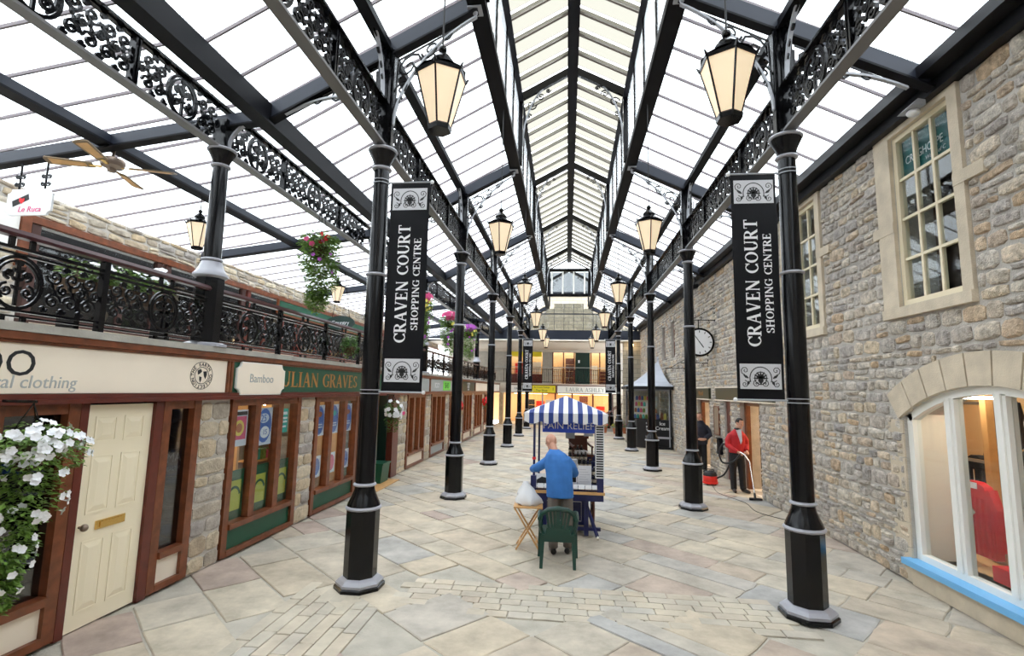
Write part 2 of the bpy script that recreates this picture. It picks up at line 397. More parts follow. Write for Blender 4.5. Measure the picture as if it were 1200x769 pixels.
def place_text(me, m, parent, loc, right, up=(0, 0, 1), name='lettering', **k):
    if not me.materials: me.materials.append(M[m])
    o = bpy.data.objects.new(name, me); COL.objects.link(o)
    if parent: o.parent = parent
    o.matrix_local = smat(right=right, up=up, loc=loc)
    return tag(o, **k)

# ---- cast-iron scroll work, drawn in the YZ plane around the origin
def spiral(cy, cz, r, a0, turns, sgn=1, n=15, r1=.16):
    out = []
    for i in range(n + 1):
        t = i / n; a = a0 + sgn * 2 * PI * turns * t; rr = r * ((1 - t) + r1 * t); out.append((cy + rr * math.cos(a), cz + rr * math.sin(a)))
    return out
def scroll(mb, cy, cz, r, a0, sgn, w, t, turns=1.35, n=13):
    p = spiral(cy, cz, r, a0, turns, sgn, n)
    mb.ribbon(p, [w * (1.15 - .3 * i / n) for i in range(n + 1)], t)
    e = p[-1]; q = w * .95; mb.prism([(e[0] - q, e[1]), (e[0], e[1] - q), (e[0] + q, e[1]), (e[0], e[1] + q)], -t / 2, t / 2)
def arc_pts(cy, cz, ry, rz, a0, a1, n): return [(cy + ry * math.cos(a0 + (a1 - a0) * i / n), cz + rz * math.sin(a0 + (a1 - a0) * i / n)) for i in range(n + 1)]
def leafbud(mb, cy, cz, a, l, w, t):
    c, s_ = math.cos(a), math.sin(a)
    mb.prism([(cy + u * c - v * s_, cz + u * s_ + v * c) for u, v in ((0, -w * .15), (l * .45, -w * .5), (l, 0), (l * .45, w * .5), (0, w * .15))], -t / 2, t / 2)
def scroll_panel(L, H, w=.024, t=.03):
    """centre oval with a plant in it, scrolls to both sides; y in +-L/2, z in 0..H"""
    mb = MB(); ry = H * .44; rz = H * .485; zc = H / 2
    mb.ribbon(arc_pts(0, zc, ry, rz, 0, 2 * PI, 28), w * 1.5, t); mb.ribbon(arc_pts(0, zc, ry * .84, rz * .84, -.9, PI + .9, 20), w, t)
    mb.ribbon([(0, H * .06), (0, H * .9)], w * 1.2, t)
    for s_ in (-1, 1):
        scroll(mb, s_ * ry * .42, zc - H * .17, H * .135, PI / 2 if s_ > 0 else PI / 2, -s_, w, t)
        scroll(mb, s_ * ry * .34, zc + H * .14, H * .10, -PI / 2, s_, w, t, n=10)
        for z, l in ((.36, .13), (.52, .15), (.68, .13), (.82, .09)):
            leafbud(mb, 0, H * z, PI / 2 - s_ * .9, H * l, H * .07, t)
        x0 = ry + w; x1 = L / 2; nc = max(1, round((x1 - x0) / (H * .40))); cw = (x1 - x0) / nc
        for i in range(nc):
            cy = s_ * (x0 + cw * (i + .5)); r = min(cw, H / 2) * .46
            up = (i % 2 == 0)
            scroll(mb, cy, zc + H * .25, r, PI if up else 0, 1 if up else -1, w, t)
            scroll(mb, cy, zc - H * .25, r, 0 if up else PI, 1 if up else -1, w, t)
            scroll(mb, cy + s_ * cw * .5, zc, H * .115, PI / 2, s_ if up else -s_, w, t, n=10)
            leafbud(mb, cy, zc, PI / 2 + .5, H * .14, H * .07, t); leafbud(mb, cy, zc, -PI / 2 + .5, H * .14, H * .07, t)
            for dz in (-1, 1):
                leafbud(mb, cy + cw * .48, zc + dz * H * .42, PI * (dz < 0) + .9 * s_, H * .1, H * .06, t)
                scroll(mb, cy - s_ * cw * .42, zc + dz * H * .41, H * .075, 0, dz, w * .9, t, turns=1.1, n=8)
    return mb
# ------------------------------------------------------------------ floor of sandstone flags
CX, XL, XR, Y0, D = .084, -2.355, 2.523, 5.855, 4.827
FR = [Y0 + D * i for i in range(-2, 6)]          # roof frames
floor = box_('floor', -4.7, 4.9, -4, 40, -.3, -.018, 'grout', kind='structure')
def unit_flag(k):
    rnd = random.Random(100 + k); mb = MB(); n = 8
    c = [(-.5, -.5), (.5, -.5), (.5, .5), (-.5, .5)]
    out = []
    for i in range(4):
        a = c[i]; b = c[(i + 1) % 4]; j = lambda: rnd.uniform(-.022, .022)
        out.append((a[0] * (1 - abs(j())), a[1] * (1 - abs(j())))); m = ((a[0] + b[0]) / 2, (a[1] + b[1]) / 2); out.append((m[0] + j(), m[1] + j()))
    vs = [(x, y, -1) for x, y in out] + [(x, y, -.12) for x, y in out] + [(x * .965, y * .965, 0) for x, y in out]
    fs = [tuple(range(16, 24))] + [(r * 8 + i, r * 8 + (i + 1) % 8, r * 8 + 8 + (i + 1) % 8, r * 8 + 8 + i) for r in (0, 1) for i in range(8)]
    return vs, fs
FLAGS = [unit_flag(k) for k in range(8)]
FLAG_ME = []; SETT_ME = []
for vs, fs in FLAGS:
    m_ = MB(); m_.add(vs, fs); me = m_.mesh('paving_flag'); me.materials.append(M['flag']); FLAG_ME.append(me); m2 = me.copy(); m2.materials.clear(); m2.materials.append(M['sett']); SETT_ME.append(m2)
flags = []
rnd = random.Random(31); TH = math.radians(-41); ct, st_ = math.cos(TH), math.sin(TH)
v = -16.0
while v < 36:
    h = rnd.choice([.45, .55, .62, .72, .85]); u = -34 + rnd.uniform(0, 1)
    while u < 30:
        l = rnd.choice([.5, .65, .8, .95, 1.15, 1.4]); l *= .75 + h * .45
        split = rnd.random() < .16
        for dv, hh in (((-h / 4, h / 2), (h / 4, h / 2)) if split else ((0, h),)):
            cu, cv = u + l / 2, v + h / 2 + dv
            x = cu * ct - cv * st_; y = cu * st_ + cv * ct
            if -4.45 < x < 4.45 and 2.0 < y < 35:
                flags.append((x, y, l - .016, hh - .016, rnd.randrange(8), rnd.uniform(-.014, .014), rnd.uniform(-.006, 0)))
        u += l
    v += h
# band of small setts across the front of the court
def in_band(x, y): return (5.36 < y < 6.24 and -1.85 < x < 2.2) or (-2.95 < x < -1.9 and 2.5 < y < 5.5)
flags = [f for f in flags if not in_band(f[0], f[1])]
yb = 5.34; row = 0
while yb < 6.2:
    xb = -1.9 + (.12 if row % 2 else 0)
    while xb < 2.2:
        l = rnd.uniform(.2, .34); flags.append((xb + l / 2, yb + .073, l - .01, .138, rnd.randrange(8), -TH, rnd.uniform(-.003, 0))); xb += l
    yb += .147; row += 1
for col in range(7):
    yb = 2.5 + rnd.uniform(0, .3)
    while yb < 5.45:
        l = rnd.uniform(.28, .6); flags.append((-2.88 + col * .147, yb + l / 2, l - .01, .138, rnd.randrange(8), PI / 2 - TH, rnd.uniform(-.003, 0))); yb += l
flags.sort(key=lambda f: -px_size((f[0], f[1], 0), math.sqrt(f[2] * f[3] * max(.02, 2.28 / math.hypot(f[1], 2.28)))))
far = MB()
for i, (x, y, l, h, k, a, z) in enumerate(flags):
    if i < 290:
        obj('paving_flag' if h > .2 else 'paving_sett', (FLAG_ME if h > .2 else SETT_ME)[k], None, floor, (x, y, z), (0, 0, TH + a), (l, h, .06 if h > .2 else .03))
    else:
        c, s = math.cos(TH + a), math.sin(TH + a)
        vs, fs = FLAGS[k]
        far.add([(x + p[0] * l * c - p[1] * h * s, y + p[0] * l * s + p[1] * h * c, z + p[2] * .06) for p in vs], fs, rnd.random())
obj('paving_flags_beyond', far, 'flag', floor, piece=True, kind='stuff')

# ------------------------------------------------------------------ rubble stones
def unit_stone(k):
    rnd = random.Random(500 + k); n = 8; out = []
    base = [(-.5, -.36), (-.3, -.5), (.3, -.5), (.5, -.34), (.5, .34), (.28, .5), (-.3, .5), (-.5, .33)]
    for x, y in base: out.append((x * rnd.uniform(.90, 1), y * rnd.uniform(.88, 1)))
    tx, ty = rnd.uniform(-.25, .25), rnd.uniform(-.25, .25)
    vs = [(1, x, y) for x, y in out] + [(-.35 + .2 * rnd.random(), x * .99, y * .99) for x, y in out]
    vs += [(-.8 + .22 * rnd.random() + tx * x + ty * y, x * .8 + .03 * rnd.uniform(-1, 1), y * .78 + .03 * rnd.uniform(-1, 1)) for x, y in out]
    vs.append((-1.0, .1 * rnd.uniform(-1, 1), .1 * rnd.uniform(-1, 1)))
    fs = [(r * 8 + i, r * 8 + (i + 1) % 8, r * 8 + 8 + (i + 1) % 8, r * 8 + 8 + i) for r in (0, 1) for i in range(8)]
    fs += [(16 + i, 16 + (i + 1) % 8, 24) for i in range(8)]
    return vs, fs
STONES = [unit_stone(k) for k in range(10)]
STONE_ME = {}
def stone_me(k, m):
    if (k, m) not in STONE_ME:
        q = MB(); q.add(*STONES[k]); me = q.mesh('stone'); me.materials.append(M[m]); STONE_ME[(k, m)] = me
    return STONE_ME[(k, m)]
def lay_stones(y0, y1, z0, z1, holes, seed, hs=(.075, .22), ls=(.12, .38), gap=.018):
    """irregular courses: (y, z, len, height) of every stone outside the holes"""
    rnd = random.Random(seed); out = []; z = z0
    while z < z1 - .04:
        h = min(rnd.uniform(*hs), z1 - z); y = y0 - rnd.uniform(0, .3)
        while y < y1:
            l = rnd.uniform(*ls) * (.7 + 2.2 * h); e = y + l
            parts = [(z, h)]
            if h > .15 and rnd.random() < .35: f = rnd.uniform(.4, .6); parts = [(z, h * f), (z + h * f, h * (1 - f))]
            for zz, hh in parts:
                a, b = max(y, y0), min(e, y1)
                for (hy0, hy1, hz0, hz1) in holes:
                    if hz0 < zz + hh * .6 and hz1 > zz + hh * .4:
                        if a < hy0 < b and hy1 >= b: b = hy0
                        elif a < hy1 < b and hy0 <= a: a = hy1
                        elif hy0 <= a and hy1 >= b: b = a
                if b - a > .07:
                    out.append(((a + b) / 2 , zz + hh / 2 + rnd.uniform(-.008, .008), b - a - gap * rnd.uniform(.5, 1.4), hh - gap * rnd.uniform(.5, 1.4)))
            y = e
        z += h
    return out
def put_stones(parent, stones, X, m, sgn, seed, depth=.04, cap=290, name='stone', stuff_name='stones_beyond'):
    """sgn: direction of the face along X"""
    rnd = random.Random(seed)
    stones = sorted(stones, key=lambda s: -px_size((X, s[0], s[1]), math.sqrt(s[2] * s[3]) * min(1, abs(X) / max(.1, math.hypot(X, s[0])) + .05)))
    rest = MB()
    for i, (y, z, l, h) in enumerate(stones):
        k = rnd.randrange(10); a = rnd.uniform(-.11, .11); d = depth * rnd.uniform(.6, 1.3)
        if i < cap:
            obj(name, stone_me(k, m), None, parent, (X, y, z), (a, 0, 0), (-sgn * d, l, h))
        else:
            vs, fs = STONES[k]
            if sgn > 0: fs = [f[::-1] for f in fs]
            c, s = math.cos(a), math.sin(a)
            rest.add([(X - sgn * d * p[0], y + p[1] * l * c - p[2] * h * s, z + p[1] * l * s + p[2] * h * c) for p in vs], fs, rnd.random())
    if rest.v: obj(stuff_name, rest, m, parent, piece=True, kind='stuff')
def wall_cells(mb, x0, x1, y0, y1, z0, z1, holes):
    ys = sorted({y0, y1} | {min(max(h[i], y0), y1) for h in holes for i in (0, 1)}); zs = sorted({z0, z1} | {min(max(h[i], z0), z1) for h in holes for i in (2, 3)})
    for a, b in zip(ys, ys[1:]):
        for c, d in zip(zs, zs[1:]):
            m, n = (a + b) / 2, (c + d) / 2
            if not any(h[0] < m < h[1] and h[2] < n < h[3] for h in holes): mb.box(x0, x1, a, b, c, d)

# ------------------------------------------------------------------ right-hand wall
WX = 4.30
W1 = (5.83, 6.87, 3.45, 5.70); W2 = (8.93, 10.05, 3.45, 5.70); W3 = (20.6, 21.3, 3.7, 5.2); W4 = (22.6, 23.3, 3.7, 5.2)
AR = (4.45, 7.02, .30, 2.42); D1 = (11.9, 13.2, 0, 2.1); D2 = (13.95, 14.45, 0, 2.1); D3 = (15.9, 17.3, 0, 2.1)
holes_r = [W1, W2, W3, W4, AR, D1, D2, D3]
mb = MB(); wall_cells(mb, WX, WX + .45, -4, 30, 0, 6.02, holes_r)
wall_right = obj('wall_right', mb, 'mortar', kind='structure')
# arch geometry: springing 2.05, crown 2.42 over a span of 2.57
ayc = (AR[0] + AR[1]) / 2; half = (AR[1] - AR[0]) / 2; rise = .37; AR_R = (half * half + rise * rise) / (2 * rise); azc = AR[3] - AR_R; ah = math.asin(half / AR_R)
arch = [(ayc + AR_R * math.sin(t), azc + AR_R * math.cos(t)) for t in [-ah + 2 * ah * i / 20 for i in range(21)]]
mb = MB()
for (ya, za), (yb, zb) in zip(arch, arch[1:]): mb.prism([(ya, za), (yb, zb), (yb, 2.45), (ya, 2.45)], WX, WX + .45)
obj('arch_infill', mb, 'mortar', wall_right)
surr = []
for Wn in (W1, W2): surr.append((Wn[0] - .17, Wn[1] + .34, Wn[2] - .15, Wn[3] + .2))
arch_holes = [(AR[0] - .02, AR[1] + .02, 0, 2.1)] + [(ayc - h_, ayc + h_, q - .03, q + .03) for q, h_ in [(z_ / 100, min(half + .2, math.sqrt(max(0, (AR_R + .37) ** 2 - (z_ / 100 - azc) ** 2)))) for z_ in range(206, 278, 6)]]
sth = surr + arch_holes + [W3, W4, D1, D2, D3, (10.8, 15.1, 2.1, 2.46), (15.6, 18.6, 2.1, 2.46)]
put_stones(wall_right, lay_stones(2.0, 30, .0, 6.0, sth, 11), WX, 'rubble', -1, 12)
# voussoirs of the arch
NV = 9
for i in range(NV):
    t0 = -ah * 1.06 + 2.12 * ah * i / NV + .004; t1 = -ah * 1.06 + 2.12 * ah * (i + 1) / NV - .004
    ps = [(ayc + r * math.sin(t), azc + r * math.cos(t)) for r, ts in ((AR_R - .0, (t0, (t0 + t1) / 2, t1)), (AR_R + .36, (t1, (t0 + t1) / 2, t0))) for t in ts]
    obj('voussoir', MB().prism(ps, WX - .035, WX + .2), 'dressed_stone', wall_right)
for s_, yy in ((1, AR[1]), (-1, AR[0])):
    z = .0; kk = 0
    while z < 1.98:
        h = min([.42, .3, .38][kk % 3], 2.0 - z); wd = (.12, .28)[kk % 2]
        a, b = sorted((yy + s_ * .002, yy + s_ * (wd + .02)))
        box_('jamb_stone', WX - .02, WX + .2, a, b, z + .006, z + h - .006, 'dressed_stone', wall_right); z += h; kk += 1
# blue sill and stone plinth under the shop window
box_('plinth_stone', WX - .05, WX + .3, AR[0], AR[1] - .02, 0, .235, 'dressed_stone', wall_right)
trim = box_('trim_1', WX - .13, WX + .25, AR[0] - .1, AR[1] + .04, .235, .305, 'sky_blue_paint', kind='structure')

# windows in the stone wall
def sash_window(n, Wn, rows, cols, label, interior, sign=None):
    y0, y1, z0, z1 = Wn
    e = thing('window_%d' % n, None, None, (0, 0, 0)); e['kind'] = 'structure'; e['label'] = label
    X = WX + .012
    sr = MB()
    for a in (box_('surround', WX - .045, WX + .4, y0 - .15, y0 - .003, z0 - .02, z1 + .18, 'dressed_stone', e),
              box_('surround', WX - .045, WX + .4, y1 + .003, y1 + .32, z0 - .02, 4.43, 'dressed_stone', e),
              box_('surround', WX - .045, WX + .4, y1 + .003, y1 + .32, 4.57, z1 + .18, 'dressed_stone', e),
              box_('surround', WX - .045, WX + .4, y0, y1, z1 + .003, z1 + .18, 'dressed_stone', e),
              box_('tie_stone', WX - .05, WX + .38, y0 - .42, y0 - .0, 4.62, 4.76, 'dressed_stone', e),
              box_('tie_stone', WX - .05, WX + .38, y1 + .005, y1 + .44, 4.43, 4.57, 'dressed_stone', e),
              box_('sill', WX - .07, WX + .4, y0 - .15, y1 + .32, z0 - .15, z0 - .02, 'dressed_stone', e)): pass
    mb = MB(); f = .065
    mb.box(X, X + .09, y0, y0 + f, z0, z1); mb.box(X, X + .09, y1 - f, y1, z0, z1); mb.box(X, X + .09, y0 + f, y1 - f, z0, z0 + f); mb.box(X, X + .09, y0 + f, y1 - f, z1 - f, z1)
    obj('window_frame', mb, 'cream_frame', e)
    yi, zi = (y1 - y0 - 2 * f), (z1 - z0 - 2 * f)
    for c in range(1, cols): y = y0 + f + yi * c / cols; box_('glazing_bar', X + .015, X + .065, y - .018, y + .018, z0 + f, z1 - f, 'cream_frame', e)
    for r in range(1, rows): z = z0 + f + zi * r / rows; box_('glazing_bar', X + .017, X + .063, y0 + f, y1 - f, z - .018, z + .018, 'cream_frame', e)
    for c in range(cols):
        for r in range(rows):
            ya = y0 + f + yi * c / cols + .018; yb = y0 + f + yi * (c + 1) / cols - .018; za = z0 + f + zi * r / rows + .018; zb = z0 + f + zi * (r + 1) / rows - .018
            box_('pane', X + .035, X + .041, ya, yb, za, zb, 'clear_glass', e)
    mb = MB(); mb.box(X + .9, X + .95, y0 - .5, y1 + .5, z0 - .3, z1 + .3); mb.box(X + .1, X + .9, y0 - .5, y1 + .5, z0 - .35, z0 - .3); mb.box(X + .1, X + .9, y0 - .5, y1 + .5, z1 + .3, z1 + .35)
    mb.box(X + .3, X + .9, y0 - .55, y0 - .5, z0 - .3, z1 + .3); mb.box(X + .3, X + .9, y1 + .5, y1 + .55, z0 - .3, z1 + .3)
    obj('room_behind', mb, {'cream': 'cream_paint', 'board': 'mid_interior'}[interior], e)
    return e
w1 = sash_window(1, W1, 4, 3, 'sash window in the rubble wall with the dark green shop board in its top row', 'board')
w2 = sash_window(2, W2, 4, 3, 'sash window in the rubble wall partly hidden by the hanging banner', 'cream')
for n, Wn in ((3, W3), (4, W4)):
    e = thing('window_%d' % n, None, None); e['kind'] = 'structure'; e['label'] = 'small upper window %s the kiosk roof' % ('just before' if n == 3 else 'beyond')
    y0, y1, z0, z1 = Wn; mb = MB()
    mb.box(WX + .1, WX + .16, y0, y0 + .08, z0, z1); mb.box(WX + .1, WX + .16, y1 - .08, y1, z0, z1); mb.box(WX + .1, WX + .16, y0, y1, z0, z0 + .08); mb.box(WX + .1, WX + .16, y0, y1, z1 - .08, z1)
    obj('window_frame', mb, 'brown_wood', e); box_('pane', WX + .12, WX + .13, y0 + .08, y1 - .08, z0 + .08, z1 - .08, 'dark_glass', e); box_('room_behind', WX + .42, WX + .46, y0 - .1, y1 + .1, z0 - .1, z1 + .1, 'mid_interior', e)
# eaves gutter along the right wall
gut = thing('trim_2', None, None); gut['kind'] = 'structure'; gut['label'] = 'black gutter and fascia along the eaves of the stone wall'
box_('fascia_board', WX - .14, WX + .06, -4, 30, 5.78, 6.04, 'black_paint', gut)
box_('gutter', WX - .33, WX - .145, -4, 30, 5.92, 6.06, 'black_paint', gut)
box_('soffit_board', WX - .02, WX + .4, -4, 30, 6.045, 6.08, 'black_paint', gut)

# ------------------------------------------------------------------ left side: gallery over the shops
SX = -4.45                                        # shop fronts
gal = box_('gallery_floor', -8.7, SX + .02, -4, 33, 2.16, 2.66, 'concrete', kind='structure', label='concrete gallery floor above the left shops')
kerb = box_('gallery_kerb', SX - .35, SX + .10, -4, 33, 2.665, 2.735, 'kerb_stone', kind='structure', label='grey stone kerb along the edge of the gallery')
t3 = thing('trim_3', None, None); t3['kind'] = 'structure'; t3['label'] = 'brown timber mouldings above and below the left shop signs'
box_('moulding', SX + .025, SX + .085, -4, 33, 2.60, 2.662, 'brown_wood', t3); box_('moulding', SX + .025, SX + .06, -4, 33, 2.572, 2.598, 'brown_wood', t3)
box_('moulding', SX - .06, SX + .10, -4, 33, 2.075, 2.115, 'red_wood', t3); box_('moulding', SX - .06, SX + .07, -4, 33, 2.1155, 2.16, 'red_wood', t3)
PIERS = [(2.2, 3.42), (5.76, 6.30), (8.10, 8.58), (13.1, 13.8), (15.68, 16.3), (18.3, 18.9), (21.0, 21.5), (23.5, 24.1), (26.4, 26.9), (29.3, 30.0)]
wall_left = box_('wall_left', SX - 3.2, SX - 3.0, -4, 33, 0, 2.15, 'mid_interior', kind='structure')
shopfloor = box_('shop_floor', SX - 3.0, SX - .06, -4, 33, -.1, .02, 'mid_interior', kind='structure', label='floor inside the left shops')
for i, (a, b) in enumerate(PIERS):
    pr = box_('wall_pier', SX - .4, SX - .005, a + .012, b - .012, 0, 2.07, 'mortar', kind='structure', label='stone pier between the left shop windows, %s from the camera' % ORD[i])
    rnd = random.Random(900 + i); z = .0
    n = 0
    while z < 2.04:
        h = min(rnd.uniform(.13, .27), 2.07 - z); y = a; two = rnd.random() < .6; cut = a + (b - a) * rnd.uniform(.35, .65)
        for (p, q) in (((a, cut), (cut, b)) if two else ((a, b),)):
            obj('stone', stone_me(rnd.randrange(10), 'sandstone'), None, pr, (SX, (p + q) / 2, z + h / 2), None, (-.022 * rnd.uniform(.6, 1.2), q - p - .012, h - .012))
            n += 1
        if i < 4:     # quoins on the side that faces the camera
            obj('stone', stone_me(rnd.randrange(10), 'sandstone'), None, pr, (SX - .2, a + .004, z + h / 2), (0, 0, PI / 2), (-.02, .37, h - .012))
        z += h
# upper back wall of the gallery: stone parapet, brown lintel, dark shop fronts
GX = -8.65
mb = MB(); wall_cells(mb, GX - .4, GX, -4, 33, 2.66, 5.32, [(6.9, 33, 2.66, 4.86)])
wall_up = obj('wall_gallery', mb, 'mortar', kind='structure')
put_stones(wall_up, lay_stones(2.6, 33, 4.93, 5.32, [], 41, hs=(.12, .2), ls=(.25, .6)) + lay_stones(2.6, 6.85, 2.9, 4.9, [], 42, hs=(.12, .24), ls=(.25, .6)), GX, 'sandstone', 1, 43, cap=230)
lt = box_('trim_4', GX - .02, GX + .07, 6.85, 33, 4.80, 4.915, 'brown_wood', kind='structure', label='brown timber lintel along the upper gallery shops')
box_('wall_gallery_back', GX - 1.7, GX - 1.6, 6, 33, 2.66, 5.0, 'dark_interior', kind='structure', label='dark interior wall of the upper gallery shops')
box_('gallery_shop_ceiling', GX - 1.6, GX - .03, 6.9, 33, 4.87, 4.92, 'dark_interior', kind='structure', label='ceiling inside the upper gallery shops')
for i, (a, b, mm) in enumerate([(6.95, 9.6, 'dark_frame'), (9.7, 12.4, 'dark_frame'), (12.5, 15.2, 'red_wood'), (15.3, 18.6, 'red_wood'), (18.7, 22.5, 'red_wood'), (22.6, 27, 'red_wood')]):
    e = thing('gallery_shopfront', 'timber shopfront on the upper gallery, %s from the camera' % ORD[i], 'shopfront', (GX, a, 2.70), group='upper gallery shopfronts')
    L = b - a; mb = MB(); mb.box(-.06, .04, 0, .14, 0, 2.1); mb.box(-.06, .04, L - .14, L, 0, 2.1); mb.box(-.06, .04, .14, L - .14, 1.60, 1.66); mb.box(-.06, .04, .14, L - .14, .5, .6)
    obj('frame', mb, mm, e); box_('stall_riser', -.03, .01, .14, L - .14, 0, .5, 'green_paint' if i % 2 else 'cream_paint', e)
    for k in range(1, 3): box_('mullion', -.05, .03, L * k / 3 - .05, L * k / 3 + .05, .6, 1.60, mm, e)
    for k in range(3): box_('pane', -.02, -.012, (.14 if k == 0 else L * k / 3 + .05), (L - .14 if k == 2 else L * (k + 1) / 3 - .05), .6, 1.60, 'tinted_glass', e)
    box_('transom_pane', -.02, -.012, .14, L - .14, 1.66, 2.1, 'tinted_glass', e)
# ------------------------------------------------------------------ cast-iron columns
def roof_z(x):     # underside of the main slopes
    d = abs(x - CX); return 7.42 - (d - 1.24) * (7.42 - 5.96) / (4.055 - 1.24)
def ring(r, z, t=.022, n=20): return [(r - t, z - t), (r, z - t * .6), (r + t * .35, z), (r, z + t * .6), (r - t, z + t)]
ME = {}
def mk(name, fn, m, smooth=True):
    if name not in ME: mb = fn(); me = mb.mesh(name, smooth); me.materials.append(M[m]); ME[name] = me
    return ME[name]
O8 = PI / 8
def plinth(): return MB().lathe([(.285, 0), (.285, .035), (.27, .045)], 8, rot=O8)
def plinth_band(): return MB().lathe([(.265, .046), (.268, .075), (.235, .105), (.195, .125)], 8, rot=O8)
def base_oct(): return MB().lathe([(.188, .126), (.188, .86)], 8, rot=O8)
def bell(): return MB().lathe([(.19, .905), (.178, .94), (.145, 1.01), (.122, 1.07), (.112, 1.12)], 16)
def shaft(): return MB().lathe([(.112, 1.16), (.110, 3.62), (.100, 3.68), (.094, 4.99)], 18)
def capital(): return MB().lathe([(.098, 5.055), (.105, 5.08), (.125, 5.14), (.155, 5.20), (.168, 5.235)], 20)
def ringm(r, z, t): return lambda: MB().lathe(ring(r, z, t), 20)
def bracket_mesh(w_, h_, t=.018):
    """quarter-arch spandrel: arc edge from the post foot (0,0) up to (w_,h_) on the rafter, scrolls behind it"""
    arc = MB(); pts = [(w_ * (1 - math.cos(a)), h_ * math.sin(a)) for a in [PI / 2 * i / 16 for i in range(17)]]
    arc.ribbon(pts, .024, .05)
    sc_ = MB()
    k = min(w_, h_)
    for (fy, fz, fr, a0, sg) in ((.16, .79, .18, 0, 1), (.09, .50, .10, PI, -1), (.43, .88, .125, PI, 1), (.05, .33, .05, 0, 1), (.64, .945, .06, 0, -1), (.28, .64, .055, 0, -1)):
        scroll(sc_, fy * w_, fz * h_, fr * k * 1.05, a0, sg, .022, t)
    sc_.ribbon([(.01, .15 * h_), (.03, .9 * h_)], .02, t); sc_.ribbon([(.03 * w_, .97 * h_), (.9 * w_, .995 * h_)], .02, t)
    return arc, sc_
BR = {}
def brackets(key, w_, h_, shear=0):
    if key not in BR:
        a, s = bracket_mesh(w_, h_)
        for q in (a, s): q.v = [(x, y, z + shear * y) for x, y, z in q.v]
        am = a.mesh('bracket_arc'); am.materials.append(M['grey_paint']); sm = s.mesh('bracket_scrolls'); sm.materials.append(M['black_iron']); BR[key] = (am, sm)
    return BR[key]
def column(x, y, label, group, z0=0.0, inner=True):
    e = thing('iron_column', label, 'column', (x, y, z0), group=group)
    P = lambda n, f, m, sm=True: obj(n, mk(n, f, m, sm), None, e)
    P('plinth', plinth, 'black_iron', False); P('plinth_band', plinth_band, 'silver_paint', False); P('octagonal_base', base_oct, 'black_iron', False)
    obj('ring_band', mk('ring_a', ringm(.20, .882, .026), 'silver_paint'), None, e); P('bell', bell, 'black_iron'); obj('ring_band', mk('ring_b', ringm(.128, 1.14, .022), 'silver_paint'), None, e)
    P('shaft', shaft, 'black_iron'); obj('ring_band', mk('ring_c', ringm(.125, 3.65, .02), 'silver_paint'), None, e)
    obj('ring_band', mk('ring_d', ringm(.118, 5.02, .022), 'silver_paint'), None, e); P('capital', capital, 'black_iron'); obj('ring_band', mk('ring_e', ringm(.178, 5.26, .024), 'silver_paint'), None, e)
    zr = roof_z(x) - .16
    post = MB(); post.box(-.085, .085, -.085, .085, 5.285, zr); post.box(-.11, -.085, -.045, .045, 5.285, zr); post.box(.085, .11, -.045, .045, 5.285, zr); post.box(-.045, .045, -.11, -.085, 5.285, zr); post.box(-.045, .045, .085, .11, 5.285, zr)
    obj('upper_post', post, 'black_iron', e)
    # spandrels: across the court and along the row
    sgn = 1 if x < CX else -1
    am, sm = brackets('in', 1.05, .90, .52)
    for me, n in ((am, 'bracket_arc'), (sm, 'bracket_scrolls')): obj(n, me, None, e, (sgn * .112, 0, 5.62), (0, 0, -PI / 2 if sgn > 0 else PI / 2))
    am, sm = brackets('out', 1.25, .90, -.52)
    for me, n in ((am, 'bracket_arc'), (sm, 'bracket_scrolls')): obj(n, me, None, e, (-sgn * .112, 0, 5.58), (0, 0, PI / 2 if sgn > 0 else -PI / 2))
    am, sm = brackets('along', .75, .85)
    for me, n in ((am, 'bracket_arc'), (sm, 'bracket_scrolls')):
        obj(n, me, None, e, (0, .112, 5.9)); obj(n, me, None, e, (0, -.112, 5.9), (0, 0, PI))
    return e
for i in range(6):
    y = Y0 + D * i
    column(XL, y, 'black iron column in the left inner row, %s from the camera' % ORD[i], 'left row of columns')
    column(XR, y, 'black iron column in the right row, %s from the camera' % ORD[i], 'right row of columns')
for s_, x in (('left', XL), ('right', XR)):
    pass
# columns on the gallery edge
OX = -4.57
def gcolumn(y, label):
    e = thing('gallery_column', label, 'column', (OX, y, 2.737), group='columns on the gallery edge')
    Z = -2.737
    obj('plinth', MB().lathe([(.26, 0), (.26, .03), (.2, .05)], 8, rot=O8), 'silver_paint', e); obj('octagonal_base', MB().lathe([(.17, .05), (.17, .87)], 8, rot=O8), 'black_iron', e)
    obj('bell', MB().lathe([(.175, .875), (.205, .90), (.205, .925), (.17, .97), (.14, 1.03), (.12, 1.09)], 18), 'silver_paint', e, smooth=True); obj('ring_band', MB().lathe(ring(.125, 1.12, .022), 20), 'silver_paint', e, smooth=True)
    obj('shaft', MB().lathe([(.105, 1.14), (.092, 2.36)], 18), 'black_iron', e, smooth=True); obj('ring_band', MB().lathe(ring(.115, 2.385, .02), 20), 'silver_paint', e, smooth=True)
    obj('capital', MB().lathe([(.095, 2.41), (.11, 2.46), (.14, 2.53), (.165, 2.575)], 20), 'black_iron', e, smooth=True); obj('ring_band', MB().lathe(ring(.175, 2.6, .024), 20), 'silver_paint', e, smooth=True)
    obj('upper_post', MB().box(-.085, .085, -.085, .085, 2.625, 3.02), 'black_iron', e)
    am, sm = brackets('gal', .45, .36)
    obj('bracket_arc', am, None, e, (.09, 0, 2.66), (0, 0, -PI / 2)); obj('bracket_arc', am, None, e, (-.09, 0, 2.66), (0, 0, PI / 2))
    return e
for i, y in enumerate((Y0, Y0 + 2 * D, Y0 + 4 * D)): gcolumn(y, 'black iron column standing on the gallery edge, %s from the camera' % ORD[i])

